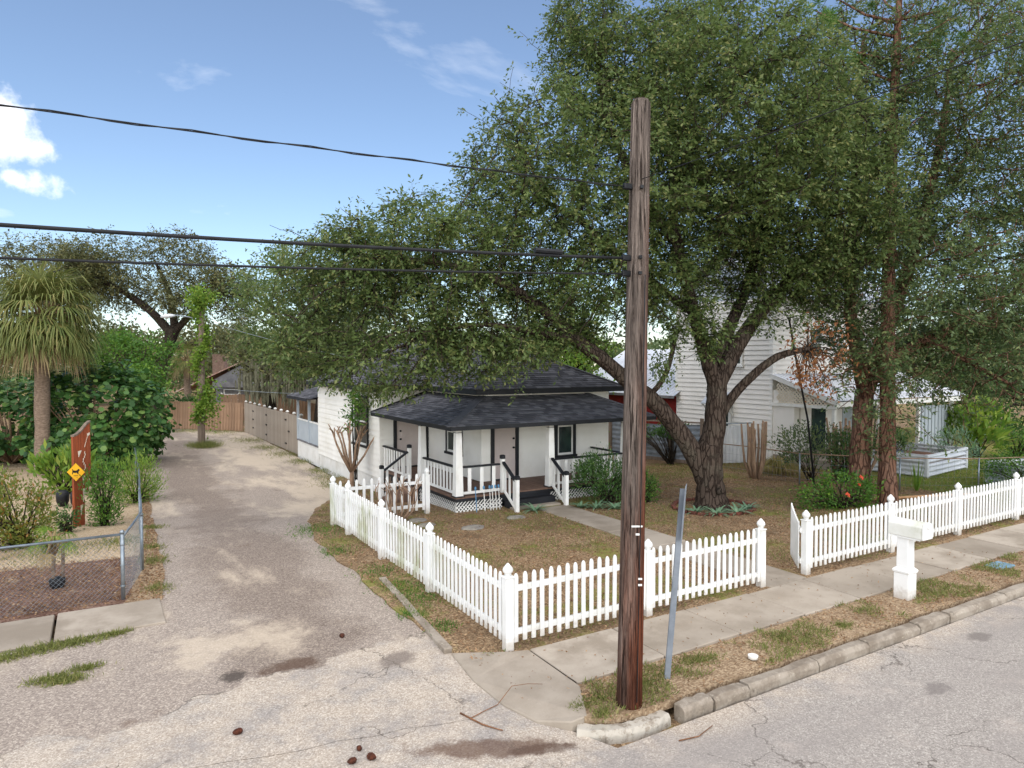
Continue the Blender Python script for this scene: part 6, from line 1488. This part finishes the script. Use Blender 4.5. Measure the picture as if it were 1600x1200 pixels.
# pruned crepe myrtles
def pruned(label, loc, n, h, spread, r, seed, name='pruned_tree', fork=.35, trunkh=None, stub=True):
    random.seed(seed); t = thing(name, loc, label, 'tree', 'hard-pruned multi-stem trees'); b = Vector(loc); mb = MB(); cm = MB(); th = trunkh or h*.3
    if trunkh: mb.tube([b-Vector((0, 0, .1)), b + Vector((0, 0, .1)), b+Vector((.02, 0, th))], [r*2.3, r*1.9, r*1.7], 12, .08)
    for k in range(n):
        a = 2*math.pi*k/n + random.uniform(-.3, .3); s = spread*random.uniform(.4, 1.); d = Vector((math.cos(a), math.sin(a), 0))
        p0 = b + (Vector((0, 0, th*.8)) if trunkh else d*.12); p1 = p0 + d*s*.5 + Vector((0, 0, (h-th)*.4)); p2 = b + d*s*1.0 + Vector((0, 0, h*random.uniform(.82, 1.0)))
        mb.tube([p0, p1, p1.lerp(p2, .5)+Vector((random.uniform(-.04, .04), random.uniform(-.04, .04), 0)), p2], [r*1.1, r*.9, r*.75, r*.7], 8, .1)
        cm.tube([p2, p2 + (p2-p1).normalized()*.012], r*.62, 8)
        if stub:
            for j in range(3):
                e = p2 + Vector((random.uniform(-.22, .22), random.uniform(-.22, .22), random.uniform(.05, .3))); mb.tube([p2 - (p2-p1)*.12*j, e], [r*.55, r*.4], 6, .1)
    mk('stems', mb, 'bark_crepe', t, smooth=True); mk('cut_ends', cm, 'pale_cut', t); return t
pruned('hard-pruned bare tree with stubby branches against the cottage side wall', (7.35, 22.8, -.42), 9, 2.3, 1.0, .042, 3, trunkh=.8)
pruned('pruned cluster of bare upright stems right of the oak trunk', (19.25, 15.75, 0), 14, 2.05, .48, .045, 5, stub=False)
pruned('pruned cluster of bare stems left of the pine trunk', (21.6, 14.1, 0), 12, 2.1, .5, .05, 9, stub=False)
pruned('pruned cluster of pale bare stems behind the pine trunk', (23.2, 14.3, 0), 9, 2.0, .7, .05, 11, stub=False)
pruned('low pruned bare shrub behind the mossy picket fence', (6.4, 16.1, 0), 11, .9, .6, .018, 13, stub=True)
random.seed(21)
# rosettes and grasses
def rosette(label, loc, n, ln, wd, mat, cat, name, group=None, up=.5, arch=.5):
    t = thing(name, loc, label, cat, group); Q = []; b = Vector(loc)
    for k in range(n):
        a = k*2.4 + random.uniform(-.2, .2); e = up*random.uniform(.5, 1.4); d = Vector((math.cos(a), math.sin(a), e)).normalized(); s = Vector((-math.sin(a), math.cos(a), 0)); l = ln*random.uniform(.7, 1.1); p = b + Vector((math.cos(a), math.sin(a), 0))*.03; prev = p; m = 4
        for j in range(m):
            d2 = (d - Vector((0, 0, arch*(j/m)))).normalized(); nx = prev + d2*l/m; w0 = wd*(1-(j/m)**2)*(.6 if j == 0 else 1); w1 = wd*(1-((j+1)/m)**2)
            Q.append((prev-s*w0, prev+s*w0, nx+s*w1+Vector((0, 0, .0)), nx-s*w1)); prev = nx
    np_obj('leaves', np.array([[tuple(v) for v in q] for q in Q]).reshape(-1, 3), np.arange(4*len(Q)).reshape(-1, 4), mat, t); return t
GA = 'strap-leaved agaves in the yard'
for k, (x, y, l, s) in enumerate(((9.95, 15.3, 'agave plant left of the garden path near the front steps', .5), (11.55, 14.7, 'agave plant right of the path below the porch shrub', .55), (11.95, 14.4, 'agave plant closest to the utility pole below the porch shrub', .5), (11.25, 15.0, 'agave plant beside the right stair newel', .42),
        (13.75, 12.45, 'agave plant at the left foot of the oak', .5), (14.35, 12.3, 'agave plant in front of the oak trunk', .55), (14.95, 12.5, 'agave plant at the right foot of the oak', .48), (13.45, 12.9, 'agave plant left of the brick ring edge', .45))):
    rosette(l, (x, y, .02), 20, s, .035, 'agave_leaf', 'agave', 'agave', GA, .8, 1.1)
rosette('clump of tall ornamental grass right of the pruned stems', (20.8, 16.0, 0), 420, 1.35, .012, 'grass_dry', 'grass', 'ornamental_grass', None, 2.2, 2.2)
rosette('single upright yellow-green snake plant behind the picket fence', (21.6, 11.6, 0), 7, 1.0, .035, 'bright_leaf', 'plant', 'upright_plant', None, 7, .1)
# patio chair shapes on the right porch
ch = thing('patio_chair', (24.0, 15.9, .35), 'black metal patio chair on the porch of the white house', 'chair')
for dx, dy in ((0, 0), (.45, 0), (0, .45), (.45, .45)): mk('leg', MB().tube([(23.8+dx, 15.7+dy, .35), (23.8+dx, 15.7+dy, .8)], .015, 6), 'dark_metal', ch)
mk('seat', MB().box(23.78, 24.27, 15.68, 16.17, .8, .83), 'dark_metal', ch); mk('backrest', MB().box(23.78, 24.27, 16.15, 16.17, .95, 1.3), 'dark_metal', ch)
for xx in (23.79, 24.25): mk('back_post', MB().tube([(xx, 16.16, .8), (xx, 16.2, 1.35)], .015, 6), 'dark_metal', ch)
# ------------------------------------------------------------------ leaf litter and grass
def scatter(poly, n, dens, seed):
    xs = [p[0] for p in poly]; ys = [p[1] for p in poly]; X = rng.uniform(min(xs), max(xs), n); Y = rng.uniform(min(ys), max(ys), n)
    k = inpoly(X, Y, poly) & (rng.random(n) < dens(X, Y)); return X[k], Y[k]
def litter(name, label, poly, n, dens, zoff, size=.06, mat='litter_leaf'):
    X, Y = scatter(poly, n, dens, 1); m = len(X); Z = npgz(Y) + zoff + rng.uniform(0, .018, m); D_ = rng.normal(size=(m, 3)); D_[:, 2] *= .25
    P_ = np.stack([X, Y, Z], 1); V_, F_ = leaf_quads(P_, D_, size*rng.uniform(.5, 1.3, m), size*.45*rng.uniform(.6, 1.3, m)); V_[:, 2] = np.maximum(V_[:, 2], npgz(V_[:, 1])+zoff+.002)
    tag(np_obj(name, V_, F_, mat, None), label, 'leaves', kind='stuff')
def grass(name, label, poly, n, dens, zoff, h=.07, mat='grass_leaf'):
    X, Y = scatter(poly, n, dens, 2); m = len(X); D_ = rng.normal(size=(m, 3))*.55; D_[:, 2] = rng.uniform(.4, 1.1, m); P_ = np.stack([X, Y, npgz(Y)+zoff-.005], 1); l = h*rng.uniform(.5, 1.35, m)
    V_, F_ = leaf_quads(P_, D_, l, np.full(m, .011)*rng.uniform(.7, 1.4, m)); tag(np_obj(name, V_, F_, mat, None), label, 'grass', kind='stuff')
yard_front = [(4.2, 8.0), (30, 8.0), (30, 19), (15, 24), (7.4, 24), (4.5, 17.4), (4.15, 15)]
offpath = lambda X, Y: ~((X > 10.1) & (X < 11.14) & (Y < 15.9)) & ~((X > 8.0) & (X < 14.6) & (Y > 16.1))
litter('leaf_litter', 'brown fallen leaves covering the front yard', yard_front, 90000, lambda X, Y: offpath(X, Y)*np.clip(.35+.9*vnoise(X, Y, 1.3, 5), 0, 1)*np.where(X > 22, .2, 1), .02)
litter('leaf_litter', 'fallen leaves on the verge between pavement and kerb', [(4.6, 5.82), (22, 5.82), (22, 6.75), (5, 6.75)], 9000, lambda X, Y: np.clip(vnoise(X, Y, .5, 8)*1.2-.1, 0, 1), .024, .05)
litter('leaf_litter', 'bark mulch and leaves behind the chain link fence', [(-6, 13), (.3, 13), (.66, 16), (-6, 17)], 14000, lambda X, Y: .9+0*X, .018, .05)
litter('leaf_litter', 'fallen leaves along the chain link fence beside the alley', strip_poly, 9000, lambda X, Y: .8+0*X, .014, .06)
litter('leaf_litter', 'scattered leaves along the edges of the pavement and path', [(4.2, 6.6), (16, 6.6), (16, 8.0), (4.2, 8.3)], 500, lambda X, Y: .7+0*X, .062, .045)
gn = lambda X, Y, s, t: np.clip((vnoise(X, Y, s, 11)*.6+vnoise(X, Y, s*.35, 12)*.4-t)*6, 0, 1)
grass('lawn_grass', 'patchy grass growing through the leaf litter of the front yard', yard_front, 150000, lambda X, Y: offpath(X, Y)*np.maximum(gn(X, Y, 1.5, .46), np.where(X > 22, .8, 0)), .02)
grass('lawn_grass', 'green lawn of the right-hand yard', [(22, 8.6), (39, 8.6), (39, 17), (32.5, 14), (22, 14)], 60000, lambda X, Y: .8+0*X, .02, .09, 'bright_leaf')
grass('verge_grass', 'grass tufts on the verge by the kerb', [(4.6, 5.85), (22, 5.85), (22, 6.76), (5, 6.76)], 26000, lambda X, Y: gn(X, Y, .7, .56), .022, .08)
def tufts(name, label, cs, n, h, mat='grass_leaf', sq=1.):
    X = []; Y = []
    for x, y, r in cs:
        k = int(n*r); X.append(x+rng.normal(size=k)*r); Y.append(y+rng.normal(size=k)*r*sq)
    X = np.concatenate(X); Y = np.concatenate(Y); m = len(X); D_ = rng.normal(size=(m, 3))*.6; D_[:, 2] = rng.uniform(.4, 1.1, m)
    V_, F_ = leaf_quads(np.stack([X, Y, npgz(Y)-.01], 1), D_, h*rng.uniform(.5, 1.35, m), np.full(m, .012)); tag(np_obj(name, V_, F_, mat, None), label, 'grass', kind='stuff')
tufts('weed_grass', 'bright weeds along the left pavement edge', [(-.3, 11.5, .2), (-.75, 11.45, .22), (-1.2, 11.35, .2), (.15, 11.55, .1), (-1.6, 10.9, .16), (-.55, 10.3, .14), (-.4, 10.15, .12), (-.2, 10.45, .1), (-1.5, 10.2, .12)], 2600, .09, sq=.4)
tufts('weed_grass', 'weeds along the outside of the mossy fence', [(4.55, 10.6, .22), (4.6, 11.3, .25), (4.5, 12.4, .2), (4.4, 9.3, .12), (4.3, 14.2, .2), (4.55, 16.2, .35), (4.2, 10.0, .1)], 3000, .09, 'hedge_leaf', 1.2)
tufts('weed_grass', 'weeds along the foot of the cottage wall and grey gates', [(7.6, 26, .35), (7.7, 28, .3), (7.7, 31, .3), (7.6, 34, .4), (7.4, 37, .4), (7.3, 41, .5), (7.2, 24.4, .3), (6.6, 47, .6), (5, 49, .6)], 1600, .13, 'grass_leaf', 1.6)
tufts('weed_grass', 'grass clump at the foot of the vine-covered pole', [(4.6, 39.2, .3), (4.75, 38.9, .35)], 3000, .4, 'grass_leaf')
tufts('weed_grass', 'grass along the chain link fence strip', [(.9, 15.4, .15), (.85, 13.5, .12), (.95, 16.6, .12), (1.1, 19.5, .15), (.3, 17.6, .3), (-1, 17.3, .4)], 2600, .1, 'grass_leaf', 1.3)
tufts('weed_grass', 'grass tufts round the foot of the utility pole', [(5.0, 6.35, .09), (4.75, 6.3, .07), (5.5, 6.2, .09), (4.85, 6.05, .06), (5.75, 6.35, .1), (6.7, 6.5, .14), (6.95, 6.45, .12), (8.4, 6.4, .12), (9.6, 6.2, .1)], 4200, .07, 'grass_leaf', .7)
